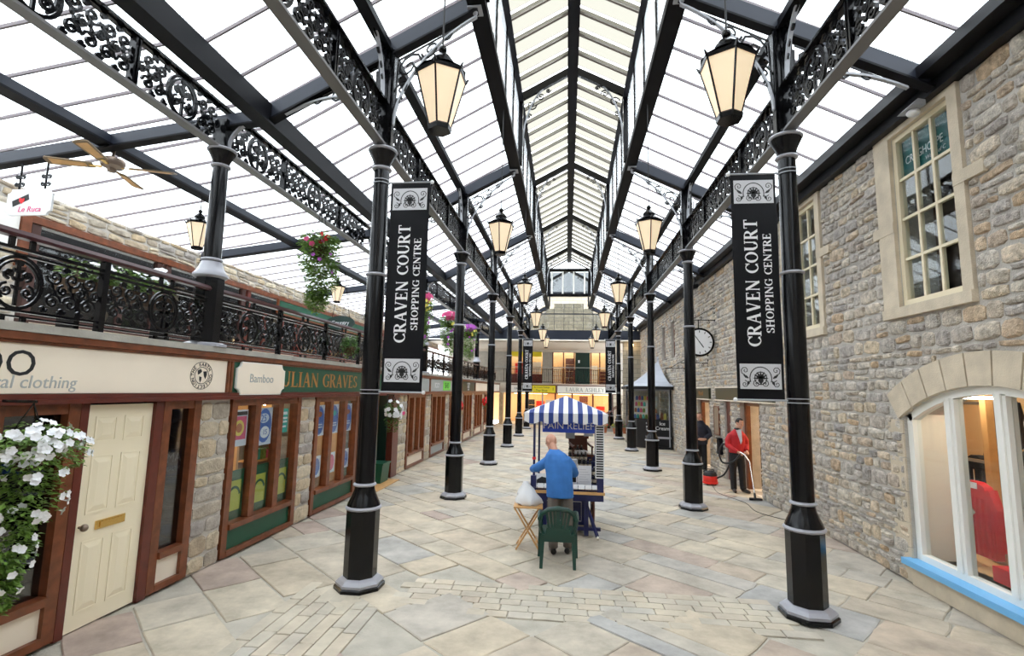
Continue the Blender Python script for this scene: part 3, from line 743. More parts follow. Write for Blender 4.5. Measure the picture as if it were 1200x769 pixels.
# ------------------------------------------------------------------ lattice girders along the column rows
PL, PM = 1.31, 1.985
sp_s = scroll_panel(PL - .16, .50).mesh('scroll_panel'); sp_m = scroll_panel(PM - .06, .50).mesh('scroll_panel')
for me in (sp_s, sp_m): me.materials.append(M['black_iron'])
def girder(x, ys, label, zb=5.30):
    e = thing('lattice_girder', label, 'girder', (x, ys[0], zb), group='ornate iron girders along the columns')
    L = ys[-1] - ys[0] + D
    obj('bottom_flange', MB().box(-.065, .065, -.1, L, 0, .028), 'flange_sheen_grey', e); obj('bottom_rib', MB().box(-.02, .02, -.1, L, .028, .055), 'black_iron', e)
    obj('top_flange', MB().box(-.06, .06, -.1, L, .565, .595), 'black_iron', e); obj('top_rib', MB().box(-.02, .02, -.1, L, .55, .565), 'black_iron', e)
    for y in ys:
        o = y - ys[0]
        obj('scroll_panel', sp_s, None, e, (0, o + .11 + (PL - .11) / 2 + .03, .052)); obj('scroll_panel', sp_m, None, e, (0, o + D / 2, .052)); obj('scroll_panel', sp_s, None, e, (0, o + D - .11 - (PL - .11) / 2 - .03, .052))
        for q in (1.42, D - 1.42): obj('stiffener', MB().box(-.04, .04, q - .035, q - .012, .03, .565).box(-.04, .04, q + .012, q + .035, .03, .565), 'black_iron', e, (0, o, 0))
    return e
girder(XL, [Y0 + D * i for i in range(-2, 5)], 'ornate black iron girder along the left inner columns', 5.30)
girder(XR, [Y0 + D * i for i in range(-2, 5)], 'ornate black iron girder along the right columns', 5.30)
girder(OX, [Y0 + D * i for i in range(-2, 5)], 'ornate black iron girder above the left gallery railing', 5.34)

# ------------------------------------------------------------------ roof frames
def frame(y, i):
    e = thing('roof_frame', 'dark steel roof frame across the court, %s from the camera' % ORD[i], 'roof frame', (0, y, 0), group='roof frames') if i >= 0 else thing('roof_frame', 'dark steel roof frame overhead behind the nearest lamps', 'roof frame', (0, y, 0), group='roof frames')
    for s_ in (-1, 1):
        a = (CX + s_ * 1.24, 0, 7.42 - .13); b = (CX + s_ * 4.055, 0, 5.96 - .13 + (.1 if s_ > 0 else 0))
        mb = MB(); mb.bar(a, b, .05, .22); obj('rafter', mb, 'slate_beam', e)
        dz = -.125
        mb = MB(); mb.bar((a[0], 0, a[2] + dz), (b[0], 0, b[2] + dz), .13, .025); obj('rafter_flange', mb, 'beam_black', e)
        mb = MB(); mb.bar((CX + s_ * 1.2, 0, 8.90), (CX + s_ * .02, 0, 9.53), .09, .16); obj('lantern_rafter', mb, 'black_iron', e)
        mb = MB(); mb.box(CX + s_ * 1.17 - .05, CX + s_ * 1.17 + .05, -.05, .05, 7.3, 8.9); obj('lantern_post', mb, 'black_iron', e)
        # curved brace with scrolls under the lantern roof
        pts = [(s_ * (1.12 - .98 * (1 - math.cos(t))), 7.75 + 1.62 * math.sin(t)) for t in [PI / 2 * k / 16 for k in range(17)]]
        mb = MB(); mb.ribbon(pts, .03, .05); obj('lantern_brace', mb, 'grey_paint', e, (CX, 0, 0), (0, 0, -PI / 2))
        mb = MB()
        for (yy, zz, r, a0, sg) in ((.93, 8.72, .12, 0, 1), (.72, 8.93, .09, PI, -1), (.99, 8.45, .07, 0, -1), (.55, 9.06, .06, 0, 1), (1.05, 8.25, .045, PI, 1)): scroll(mb, s_ * yy, zz, r, a0, sg * s_, .022, .018)
        obj('lantern_scrolls', mb, 'black_iron', e, (CX, 0, 0), (0, 0, -PI / 2))
        mb = MB(); mb.box(CX + s_ * 1.3 - .09, CX + s_ * 1.3 + .09, -.09, .09, 7.14, 7.16); mb.ball((CX + s_ * 1.3, 0, 7.12), .035, 8, 5); obj('bolt_plate', mb, 'grey_paint', e)
    mb = MB(); mb.bar((-3.97, 0, 5.83), (-8.6, 0, 5.24), .05, .18); obj('gallery_rafter', mb, 'slate_beam', e)
    mb = MB(); mb.bar((-3.97, 0, 5.73), (-8.6, 0, 5.14), .13, .025); obj('gallery_rafter_flange', mb, 'beam_black', e)
    return e
for i, y in enumerate(FR): frame(y, i - 1)
def longi(name, x, w_, z0, z1, label, m='beam_black', y1=30.0, flange=True):
    e = thing(name, label, 'roof beam', (x, -3.9, z0))
    obj('web', MB().box(-w_ / 2, w_ / 2, 0, y1 + 3.9, .03, z1 - z0), m, e)
    if flange: obj('flange', MB().box(-w_ / 2 - .04, w_ / 2 + .04, 0, y1 + 3.9, 0, .03), 'beam_black', e)
    return e
longi('roof_beam', CX - 1.27, .16, 7.17, 7.46, 'black steel beam carrying the left side of the roof lantern', y1=30)
longi('roof_beam', CX + 1.27, .16, 7.17, 7.46, 'black steel beam carrying the right side of the roof lantern', y1=30)
longi('lantern_eaves_beam', CX - 1.2, .10, 8.80, 8.98, 'black eaves beam on the left of the raised roof lantern', y1=27.5)
longi('lantern_eaves_beam', CX + 1.2, .10, 8.80, 8.98, 'black eaves beam on the right of the raised roof lantern', y1=27.5)
longi('ridge_beam', CX, .15, 9.38, 9.62, 'black ridge beam along the top of the roof lantern', y1=27.5)
longi('purlin', XL, .07, roof_z(XL) - .20, roof_z(XL) - .03, 'dark purlin above the left inner columns')
longi('purlin', XR, .07, roof_z(XR) - .20, roof_z(XR) - .03, 'dark purlin above the right columns')
longi('gutter_beam', -3.97, .13, 5.66, 5.96, 'dark gutter beam where the left slope meets the gallery roof')
longi('purlin', -6.27, .13, 5.46, 5.62, 'dark purlin over the middle of the left gallery', 'slate_beam')

# ------------------------------------------------------------------ glazing
ceil = thing('ceiling', None, None); ceil['kind'] = 'structure'; ceil['label'] = 'glazed roof of white panes between thin bars'
NB = 8; st = D / NB
def slope(p, q, m, y0, y1, n, bar_m='bar_mauve', th=.008, bw=.022, bh=.03, lift=.02):
    """panes and bars on a plane from p=(x,z) to q=(x,z)"""
    L = math.hypot(q[0] - p[0], q[1] - p[1]); ang = math.atan2(q[1] - p[1], q[0] - p[0]); s_ = (y1 - y0) / n
    pm = MB().box(0, L, .015, s_ - .015, lift, lift + th).mesh('roof_pane'); pm.materials.append(M[m])
    bm = MB().box(0, L, -bw / 2, bw / 2, lift - bh, lift + .012).mesh('glazing_bar'); bm.materials.append(M[bar_m])
    for k in range(n):
        obj('roof_pane', pm, None, ceil, (p[0], y0 + s_ * k, p[1]), (0, -ang, 0)); obj('glazing_bar', bm, None, ceil, (p[0], y0 + s_ * k, p[1]), (0, -ang, 0))
ya, yb = FR[0], FR[-1]; nn = NB * 7
slope((CX - 4.055, 5.96), (CX - 1.3, 7.42), 'roof_glass', ya, yb, nn)
slope((CX + 1.3, 7.42), (CX + 4.10, 5.99), 'roof_glass', ya, yb, nn)
slope((-8.9, 5.30), (-3.97, 6.05), 'roof_glass', ya, yb, nn)
# roof lantern: opal vent panels, stepped, with narrow gaps
L_ = math.hypot(1.28, .68); lang = math.atan2(.68, 1.28)
pm = MB().box(.05, L_ - .1, .02, .575, .0, .02).mesh('lantern_panel'); pm.materials.append(M['opal_glass'])
bm = MB().box(0, L_ - .05, -.022, .022, -.05, .0).mesh('glazing_bar'); bm.materials.append(M['bar_beige'])
bm2 = MB().box(0, L_ - .05, -.008, .008, -.03, .0).mesh('glazing_bar'); bm2.materials.append(M['bar_dark'])
y = FR[0]; k = 0
while y < 27.4:
    for s_ in (-1, 1):
        px, ang = ((CX - 1.26, -lang) if s_ < 0 else (CX + 1.26, lang))
        rot = (0, ang, 0) if s_ < 0 else (0, PI - (-ang), 0)
        if s_ < 0:
            obj('lantern_panel', pm, None, ceil, (px, y, 8.97), (.06, -lang, 0)); obj('glazing_bar', bm, None, ceil, (px, y, 8.96), (0, -lang, 0)); obj('glazing_bar', bm2, None, ceil, (px, y + .10, 8.96), (0, -lang, 0))
        else:
            obj('lantern_panel', pm, None, ceil, (CX + .04, y, 9.63), (.06, lang, 0)); obj('glazing_bar', bm, None, ceil, (CX + .02, y, 9.62), (0, lang, 0)); obj('glazing_bar', bm2, None, ceil, (CX + .02, y + .10, 9.62), (0, lang, 0))
    y += D / 8; k += 1
# lantern sides
pm = MB().box(-.004, .004, .02, D / 4 - .02, 7.5, 8.78).mesh('lantern_side_pane'); pm.materials.append(M['roof_glass'])
bm = MB().box(-.03, .03, -.03, .03, 7.46, 8.8).mesh('lantern_mullion'); bm.materials.append(M['black_iron'])
for s_ in (-1, 1):
    for k in range(26):
        yy = FR[0] + D / 4 * k
        if yy < 27.4: obj('lantern_side_pane', pm, None, ceil, (CX + s_ * 1.22, yy, 0)); obj('lantern_mullion', bm, None, ceil, (CX + s_ * 1.22, yy, 0))
# end of the lantern and glazed gable under it
ge = thing('window_5', None, None); ge['kind'] = 'structure'; ge['label'] = 'glazed gable at the far end of the roof'
mb = MB(); mb.box(CX - 1.2, CX + 1.2, 27.4, 27.5, 7.44, 7.6); mb.box(CX - 1.2, CX + 1.2, 27.4, 27.5, 8.86, 9.02); mb.box(CX - 1.2, CX - 1.05, 27.4, 27.5, 7.6, 8.86); mb.box(CX + 1.05, CX + 1.2, 27.4, 27.5, 7.6, 8.86)
mb.bar((CX - 1.1, 27.45, 8.98), (CX, 27.45, 9.6), .06, .1, (0, 1, 0)); mb.bar((CX + 1.1, 27.45, 8.98), (CX, 27.45, 9.6), .06, .1, (0, 1, 0))
obj('lantern_end_frame', mb, 'black_iron', ge)
for q in (-.95, -.35, .25, .85): box_('white_bar', CX + q - .04, CX + q + .04, 27.43, 27.48, 7.6, 8.86, 'white_paint', ge)
box_('pane', CX - 1.05, CX + 1.05, 27.45, 27.456, 7.6, 8.86, 'tinted_glass', ge)
obj('pane', MB().prism([(CX - 1.05, 9.02), (CX + 1.05, 9.02), (CX, 9.58)], 27.45, 27.456, 'Y'), 'roof_glass', ge)
box_('gable_beam', -8.6, 4.3, 29.95, 30.1, 5.30, 5.87, 'slate_beam', ge); box_('gable_gutter', -8.6, 4.3, 29.85, 29.94, 5.24, 5.30, 'white_paint', ge)
box_('transom', -3.9, 4.1, 29.98, 30.05, 6.83, 6.89, 'slate_beam', ge)
for k in range(-6, 8):
    x = CX + (k - .5) * .58; zt = min(7.5, roof_z(x) - .12)
    if zt > 5.95: box_('glazing_bar', x - .012, x + .012, 30.0, 30.05, 5.87, zt, 'slate_beam', ge)
    x2 = x + .58; zt2 = min(zt, min(7.5, roof_z(x2) - .12))
    if zt2 > 5.95: box_('pane', x + .012, x2 - .012, 30.02, 30.026, 5.87, zt2, 'tinted_glass', ge)
# ------------------------------------------------------------------ end walls behind and beyond
box_('wall_back', -8.7, 4.75, -4.3, -4.02, 0, 9.7, 'plaster', kind='structure')
box_('wall_far_building', -9, 10, 38, 38.4, 0, 9.7, 'ashlar', kind='structure', label='pale stone building behind the glazed gable')
box_('far_building_gutter', -9, 10, 37.8, 38, 9.55, 9.72, 'slate_beam', kind='structure', label='dark gutter of the far stone building')
obj('far_building_roof', MB().bar((0, 37.9, 9.75), (0, 42, 12.2), 19, .1), 'slate_roof', kind='structure', label='pale slate roof of the far stone building')

# ------------------------------------------------------------------ left shop fronts
def text_on_left(parent, s, y, z, size, m, x=SX + .05, serif=False, length=None, **k):
    me = serif_mesh(s, size, length) if serif else text_mesh(s, size, **k)
    return place_text(me, m, parent, (x, y, z), (0, 1, 0))
def shop_window(y0, y1, label, riser, wood='brown_wood', riser_h=.36, mull=(1 / 3, 2 / 3), mw=.13, x=SX - .05, pane='clear_glass'):
    e = thing('shop_window', label, 'shop window', (x, y0, 0), group='timber shop windows under the gallery')
    L = y1 - y0; mb = MB(); mb.box(-.07, .07, 0, .11, .02, 2.07); mb.box(-.07, .07, L - .11, L, .02, 2.07); mb.box(-.06, .06, .11, L - .11, 1.98, 2.07)
    obj('frame', mb, wood, e); box_('sill', -.08, .10, .11, L - .11, riser_h, riser_h + .07, wood, e); box_('kick_rail', -.06, .075, .11, L - .11, .02, .09, wood, e)
    box_('stall_riser', -.03, .03, .11, L - .11, .09, riser_h, riser, e)
    ed = [.11]
    for f in mull: c = L * f; box_('mullion', -.06, .065, c - mw / 2, c + mw / 2, riser_h + .07, 1.98, wood, e); ed += [c - mw / 2, c + mw / 2]
    ed.append(L - .11)
    for a, b in zip(ed[::2], ed[1::2]): box_('pane', -.012, -.006, a, b, riser_h + .07, 1.98, pane, e)
    return e
nameW = {}
shop_window(3.46, 4.20, 'dark shop window behind the white flower basket at the left edge', 'cream_paint', mull=(), pane='dark_glass')
sd = shop_window(5.17, 5.74, 'narrow dark window right of the cream door', 'cream_paint', mull=(), pane='dark_glass')
BAYS = [(6.32, 8.08, 'shop window with green half screens and large posters', 'green_paint'), (8.60, 10.45, 'shop window with three blue posters behind the nearest left column', 'green_paint'),
        (13.85, 15.64, 'brown timber shop window just beyond the green doorway', 'cream_paint'), (16.34, 18.26, 'brown timber shop window under the lime green sign', 'sign_grey'), (18.94, 20.96, 'brown timber shop window behind the second left column', 'sign_grey'),
        (21.54, 23.46, 'brown timber shop window under the dark shoe sign', 'cream_paint'), (24.14, 26.36, 'brown timber shop window behind the third left column', 'cream_paint'), (26.94, 29.26, 'last brown timber shop window before the far end', 'cream_paint')]
for a, b, l, r in BAYS: shop_window(a, b, l, r)
# red-brown jamb and door post of the first shop
box_('door_frame', SX - .1, SX + .02, 4.205, 4.285, .0, 2.07, 'red_wood', kind='structure', label='red brown jamb left of the cream door'); box_('door_frame', SX - .1, SX + .02, 5.055, 5.165, 0, 2.07, 'red_wood', kind='structure', label='red brown jamb right of the cream door')
# cream six-panel door
dr = thing('door_1', None, None, (SX - .035, 4.29, .012)); dr['kind'] = 'structure'; dr['label'] = 'cream six panel door with brass letter plate'
obj('door_leaf', MB().box(-.02, .02, 0, .76, 0, 2.04), 'cream_door', dr)
def raised(y0, y1, z0, z1):
    mb = MB(); a = .035
    mb.box(.021, .027, y0, y1, z0, z0 + .02); mb.box(.021, .027, y0, y1, z1 - .02, z1); mb.box(.021, .027, y0, y0 + .02, z0 + .02, z1 - .02); mb.box(.021, .027, y1 - .02, y1, z0 + .02, z1 - .02)
    v = [(.021, y0 + .02, z0 + .02), (.021, y1 - .02, z0 + .02), (.021, y1 - .02, z1 - .02), (.021, y0 + .02, z1 - .02), (.034, y0 + .07, z0 + .07), (.034, y1 - .07, z0 + .07), (.034, y1 - .07, z1 - .07), (.034, y0 + .07, z1 - .07)]
    mb.add(v, [(4, 5, 6, 7), (0, 1, 5, 4), (1, 2, 6, 5), (2, 3, 7, 6), (3, 0, 4, 7)])
    return mb
for y0_, y1_ in ((.10, .34), (.42, .66)):
    for z0_, z1_ in ((.14, .78), (1.02, 1.56), (1.68, 1.93)): obj('door_panel', raised(y0_, y1_, z0_, z1_), 'cream_door', dr)
lp = obj('letter_plate', MB().box(.021, .034, .22, .54, .86, .94), 'brass', dr); obj('flap', MB().box(.0345, .042, .26, .50, .875, .925), 'brass', lp)
obj('door_knob', MB().tube([(.02, .06, .92), (.05, .06, .92)], .012, 10).ball((.075, .06, .92), .034, 12, 8), 'bronze', dr, smooth=True)
# shop interiors: partitions, shelves of goods, warm spot lights
for y in (6.0, 8.35, 10.5, 12.8, 16.0, 18.6, 21.25, 23.8, 26.6, 29.6):
    if y in (6.0, 10.5, 12.8, 16.0, 21.25, 26.6): box_('shop_partition', SX - 3, SX - .42, y - .04, y + .04, .02, 2.15, 'dark_interior' if y == 6.0 else 'warm_interior', kind='structure', label='partition wall between the left shops')
for i, y in enumerate((7.0, 7.7, 9.0, 9.9, 11.6, 14.7, 15.2, 17.3, 20, 22.5, 25.2, 28)):
    e = thing('ceiling_spotlight', 'small warm ceiling spotlight inside the left shops, %s from the camera' % ORD[i], 'spotlight', (SX - .4, y, 2.155), group='spotlights in the left shops')
    obj('housing', MB().lathe([(.045, -.16), (.05, -.1), (.015, -.09), (.015, 0)], 12), 'brass', e); obj('bulb', MB().ball((0, 0, -.18), .032, 10, 6), 'spot_light', e)
for i, (a, b) in enumerate([(6.2, 10.4), (13.0, 15.9), (16.1, 21.1), (21.4, 26.5), (26.7, 30)]):
    o = box_('ceiling_light', SX - 2.2, SX - 1.4, a + .5, b - .5, 2.12, 2.155, 'warm_panel', label='warm lighting panel in the ceiling of the %s left shop' % ORD[i], cat='ceiling light', group='shop ceiling lights')
gcols = ['poster_pink', 'poster_yellow', 'poster_teal', 'white_cloth', 'poster_blue', 'terracotta', 'leaf_light', 'cloth_dark']
GNAME = ['pink', 'yellow', 'teal', 'white', 'blue', 'brown', 'green', 'black']
def goods_shelf(y0, y1, x, label, seed, warm='mid_interior', zs=(.45, .85, 1.25)):
    e = thing('display_shelf', label, 'shelf', (x, y0, .02), group='display shelves inside the left shops'); L = y1 - y0; rnd = random.Random(seed)
    obj('back_panel', MB().box(-.24, -.2, 0, L, 0, 1.75), warm, e)
    for z in zs: box_('shelf_board', -.2, .12, 0, L, z, z + .03, 'pine_wood', e)
    return e
for i, (a, b) in enumerate([(6.4, 8.0), (8.7, 10.3), (13.9, 15.5), (16.4, 18.2), (19.0, 20.9)]):
    goods_shelf(a, b, SX - 1.25, 'display shelf of packets behind the %s lit shop window' % ORD[i], i)
    rnd = random.Random(60 + i)
    for z in (.50, .90, 1.30):
        y = a + .08
        while y < b - .15:
            wd = rnd.uniform(.12, .2); h = rnd.uniform(.14, .28)
            ci = rnd.randrange(8)
            if i < 2: tag(obj('packet', MB().box(-.06, .06, 0, wd - .02, 0, h * .85).prism([(0, h * .85), (wd - .02, h * .85), (wd * .5, h)], -.01, .01), gcols[ci], None, (SX - 1.25, y, z)), '%s packet on the %s shelf behind the %s lit left shop window' % (GNAME[ci], {.50: 'bottom', .90: 'middle', 1.30: 'top'}[z], ORD[i]), 'packet', 'packets on the shop shelves')
            y += wd
# green half screens, labels on them, posters in the window
for i, (a, b) in enumerate([(6.43, 6.83), (6.99, 7.41), (7.58, 7.96)]):
    e = thing('half_screen', 'green half screen with yellow badge in the poster window, %s from the left' % ORD[i], 'screen', (SX - .075, a, .44), group='green half screens')
    L = b - a; obj('panel', MB().box(-.006, 0, 0, L, 0, .66), 'green_paint', e); obj('badge', MB().box(.0005, .002, L * .16, L * .86, .12, .52), 'yellow_green', e)
    mb = MB(); mb.ribbon(arc_pts(L * .51, .30, .12, .13, .2, PI - .2, 10), .035, .002); obj('badge_arch', mb, 'green_paint', e, (.003, 0, 0))
def poster(y0, y1, z0, z1, base, label, parts, x=SX - .070, mtxt='print_white'):
    e = thing('poster', label, 'poster', (x, (y0 + y1) / 2, z0), group='posters in the shop windows'); L = y1 - y0; h = z1 - z0
    obj('sheet', MB().box(-.003, 0, -L / 2, L / 2, 0, h), base, e)
    for k, (kind, cy, cz, ry, rz, m) in enumerate(parts):
        mb = MB(); P = [(cy * L + ry * L * math.cos(2 * PI * q / 18), cz * h + rz * h * math.sin(2 * PI * q / 18)) for q in range(18)] if kind == 'o' else [(cy * L - ry * L, cz * h - rz * h), (cy * L + ry * L, cz * h - rz * h), (cy * L + ry * L, cz * h + rz * h), (cy * L - ry * L, cz * h + rz * h)]
        mb.prism(P, .0005 + k * .0006, .001 + k * .0006); obj('print', mb, m, e)
    return e
pk = poster(6.44, 6.80, 1.42, 1.92, 'poster_pale', 'magazine poster with pink panel and yellow dish', [('r', 0, .5, .42, .32, 'poster_pink'), ('o', 0, .5, .3, .22, 'poster_yellow'), ('o', 0, .5, .18, .13, 'terracotta'), ('r', 0, .90, .44, .05, 'print_black')])
po = poster(7.02, 7.40, 1.38, 1.93, 'poster_pale', 'large oval blue poster with price circle', [('o', 0, .52, .47, .46, 'poster_blue'), ('o', -.05, .72, .33, .13, 'poster_pale'), ('o', .05, .34, .3, .16, 'print_white')])
place_text(text_mesh('25', .15), 'poster_blue', po, (.003, -.03, .39), (0, 1, 0)); place_text(text_mesh('15', .11), 'poster_blue', po, (.003, .02, .185), (0, 1, 0))
pt = poster(7.62, 7.84, 1.52, 1.9, 'poster_teal', 'small teal notice in the right pane of the poster window', [('r', 0, .8, .4, .06, 'print_white'), ('r', 0, .6, .4, .04, 'print_white'), ('r', 0, .45, .4, .04, 'print_white'), ('r', 0, .25, .3, .04, 'print_white')])
for i, y in enumerate((8.74, 9.32, 9.94)):
    b = poster(y, y + .36, 1.36, 1.92, 'poster_pale', 'blue oval shop poster behind the nearest left column, %s from the left' % ORD[i], [('o', 0, .5, .47, .47, 'poster_blue'), ('o', 0, .7, .25, .09, 'terracotta' if i != 1 else 'poster_teal'), ('r', 0, .36, .3, .02, 'poster_pale'), ('r', 0, .28, .3, .02, 'poster_pale')])
    b2 = poster(y + .02, y + .32, .62, 1.0, 'poster_pale', 'lower small poster behind the nearest left column, %s from the left' % ORD[i], [('o', 0, .5, .4, .4, 'poster_blue' if i != 1 else 'poster_pink')])
# dark interior signs seen through the narrow window of the first shop
hs = thing('health_sign', 'blue and white health sign hanging inside the narrow dark window', 'sign', (SX - .085, 5.48, 1.36)); obj('sheet', MB().box(-.01, 0, -.14, .14, -.15, .15), 'navy_paint', hs); obj('hanger', MB().tube([(-.005, -.1, .14), (-.005, -.1, .81)], .004, 4).tube([(-.005, .1, .14), (-.005, .1, .81)], .004, 4), 'black_iron', hs)
place_text(text_mesh('MA', .15), 'print_grey', hs, (.003, .02, .05), (0, 1, 0)); place_text(text_mesh('HEALTH', .065), 'print_grey', hs, (.003, 0, -.07), (0, 1, 0))
box_('first_shop_back', SX - 1.0, SX - .95, 3.0, 5.95, .02, 2.15, 'dark_interior', kind='structure', label='dark back wall inside the first shop')

# green recessed doorway between 10.5 and 13
gd = thing('door_2', None, None, (SX - .55, 11.0, .02)); gd['kind'] = 'structure'; gd['label'] = 'dark green shop door standing back in the doorway'
obj('door_leaf', MB().box(-.02, .02, 0, .95, 0, 2.0), 'dark_green', gd); obj('door_panel', MB().box(.021, .03, .1, .85, .12, .8), 'green_paint', gd); obj('glass_panel', MB().box(.021, .025, .12, .83, 1.0, 1.85), 'dark_glass', gd); obj('handle', MB().tube([(.05, .85, .95), (.05, .85, 1.15)], .012, 8), 'brass', gd)
box_('door_frame', SX - .12, SX + .03, 12.62, 13.06, 0, 2.07, 'red_wood', kind='structure', label='wide red brown post right of the green doorway')
box_('door_frame', SX - .12, SX + .02, 10.5, 10.66, 0, 2.07, 'red_wood', kind='structure', label='red brown post left of the green doorway')
box_('doorway_side', SX - .9, SX - .12, 12.56, 12.66, 0.02, 2.07, 'dark_green', kind='structure', label='dark green side wall of the recessed doorway')
box_('door_mat', SX - .5, SX + .35, 10.9, 12.4, .002, .016, 'pine_wood', label='tan mat in front of the green doorway', cat='mat')
gp = thing('planter_box', 'green planter box beside the green doorway', 'planter', (SX - .05, 11.95, .02)); obj('box', MB().prism([(-.16, 0), (.16, 0), (.2, .42), (-.2, .42)], -.25, .25, 'Y'), 'green_paint', gp); obj('rim', MB().box(-.22, .22, -.27, .27, .42, .46), 'green_paint', gp)

# ------------------------------------------------------------------ fascia signs over the left shops
FX = SX + .022
def fascia(y0, y1, m, label, z0=2.165, z1=2.57):
    e = thing('fascia_sign', label, 'sign', (FX, y0, z0), group='fascia signs over the left shops'); L = y1 - y0
    obj('board', MB().box(0, .02, .045, L - .045, 0, z1 - z0), m, e); obj('end_post', MB().box(0, .045, 0, .04, 0, z1 - z0), 'brown_wood', e); obj('end_post', MB().box(0, .045, L - .04, L, 0, z1 - z0), 'brown_wood', e)
    return e
f1 = fascia(1.6, 6.15, 'cream_paint', 'cream clothing shop fascia with a globe emblem')
def on(e, me, m, y, z, x=.0215): return place_text(me, m, e, (x, y - e.location.y, z - e.location.z), (0, 1, 0))
on(f1, text_mesh('BAMBOO', .30, align='RIGHT'), 'print_black', 3.74, 2.40); on(f1, text_mesh('natural clothing', .15, align='RIGHT', shear=.1), 'text_grey', 4.10, 2.255)
gl = obj('globe_emblem', MB().ribbon(arc_pts(0, 0, .185, .165, 0, 2 * PI, 32), .006, .002), 'print_black', f1, (.022, 5.66 - 1.6, .205))
mb = MB(); mb.ribbon(arc_pts(0, 0, .115, .10, 0, 2 * PI, 28), .008, .002); obj('globe_ring', mb, 'print_black', gl)
for cy, cz, P in ((-.035, .03, [(-.04, .03), (.01, .05), (.035, .02), (.0, -.01), (-.03, -.02)]), (-.02, -.04, [(-.02, .03), (.02, .02), (.015, -.02), (0, -.045), (-.015, -.01)]), (.05, .01, [(-.03, .04), (.03, .045), (.035, 0), (.015, -.05), (-.01, -.02), (-.02, .01)])):
    obj('continent', MB().prism([(cy + a, cz + b) for a, b in P], -.001, .001), 'print_black', gl)
for k, ch in enumerate('THE EARTH COLLECTION'):
    a = PI * .98 - k * PI * 2 / 20.5
    if ch != ' ':
        me = text_mesh(ch, .06); me.materials.append(M['print_black']); o = bpy.data.objects.new('letter', me); COL.objects.link(o); o.parent = gl
        o.matrix_local = smat(right=(0, math.sin(a), -math.cos(a)), up=(0, math.cos(a), math.sin(a)), loc=(.0005, .15 * math.cos(a), .133 * math.sin(a)))
f2 = fascia(6.17, 10.9, 'green_paint', 'dark green fascia with gold shop lettering'); on(f2, serif_mesh('JULIAN GRAVES', .25, 3.0), 'gold_paint', 8.72, 2.37)
f2b = fascia(10.92, 13.2, 'green_paint', 'plain green fascia over the green doorway')
pl = thing('plaque', 'white scallop cornered plaque fixed over the green fascia', 'sign', (FX + .03, 6.84, 2.355)); hw, hh, c = .56, .215, .085
P = []
for sx_, sy_ in ((1, 1), (-1, 1), (-1, -1), (1, -1)):
    for q in range(6):
        t = PI / 2 * q / 5; a = (hw - c * math.sin(t), hh - c * math.cos(t)) if False else (hw - c * math.cos(t), hh - c * math.sin(t))
        P.append((sx_ * (hw - c * math.cos(PI / 2 * (q / 5 if sx_ * sy_ > 0 else 1 - q / 5))), sy_ * (hh - c * math.sin(PI / 2 * (q / 5 if sx_ * sy_ > 0 else 1 - q / 5)))))
    # concave corner, run in order
Q = []
for sx_, sy_, ord_ in ((1, 1, 0), (-1, 1, 1), (-1, -1, 0), (1, -1, 1)):
    pts = [(sx_ * (hw - c * math.cos(PI / 2 * q / 5)), sy_ * (hh - c * math.sin(PI / 2 * q / 5))) for q in range(6)]
    pts = [(sx_ * (hw - c + c * (1 - math.sin(PI / 2 * q / 5))), sy_ * (hh - c + c * (1 - math.cos(PI / 2 * q / 5)))) for q in range(6)]
    pts = [(sx_ * (hw - c * math.sin(PI / 2 * q / 5)), sy_ * (hh - c * math.cos(PI / 2 * q / 5))) for q in range(6)]
    Q += pts if not ord_ else pts[::-1]
obj('board', MB().prism(Q, 0, .03), 'cream_paint', pl); obj('edge', MB().ribbon([(a * 1.01, b * 1.02) for a, b in Q + Q[:1]], .01, .03), 'white_paint', pl, (.012, 0, 0))
place_text(text_mesh('Bamboo', .17), 'sign_grey', pl, (.0315, -.02, 0), (0, 1, 0))
f3 = fascia(13.25, 15.9, 'sign_grey', 'pale grey blank fascia beyond the green doorway')
f4 = fascia(15.95, 20.9, 'sign_grey', 'grey fascia with a lime green show sign'); obj('lime_panel', MB().box(.021, .024, 1.75, 2.85, .03, .37), 'sign_lime', f4); on(f4, text_mesh('SHO', .3), 'print_black', 18.25, 2.36, .026); on(f4, text_mesh('BODY', .24), 'print_white', 16.85, 2.36, .024)
f5 = fascia(20.95, 24.0, 'dark_green', 'dark fascia with white shoe shop lettering'); on(f5, text_mesh('SHOE', .2), 'print_white', 22.4, 2.36); on(f5, text_mesh('ACCESSORIES', .1), 'print_white', 22.4, 2.5); on(f5, text_mesh('REPAIRS', .1), 'print_white', 22.4, 2.23)
f6 = fascia(24.05, 28.0, 'cream_paint', 'cream fascia at the far end of the left shops'); f7 = fascia(28.05, 33, 'white_paint', 'white fascia nearest the far corner')

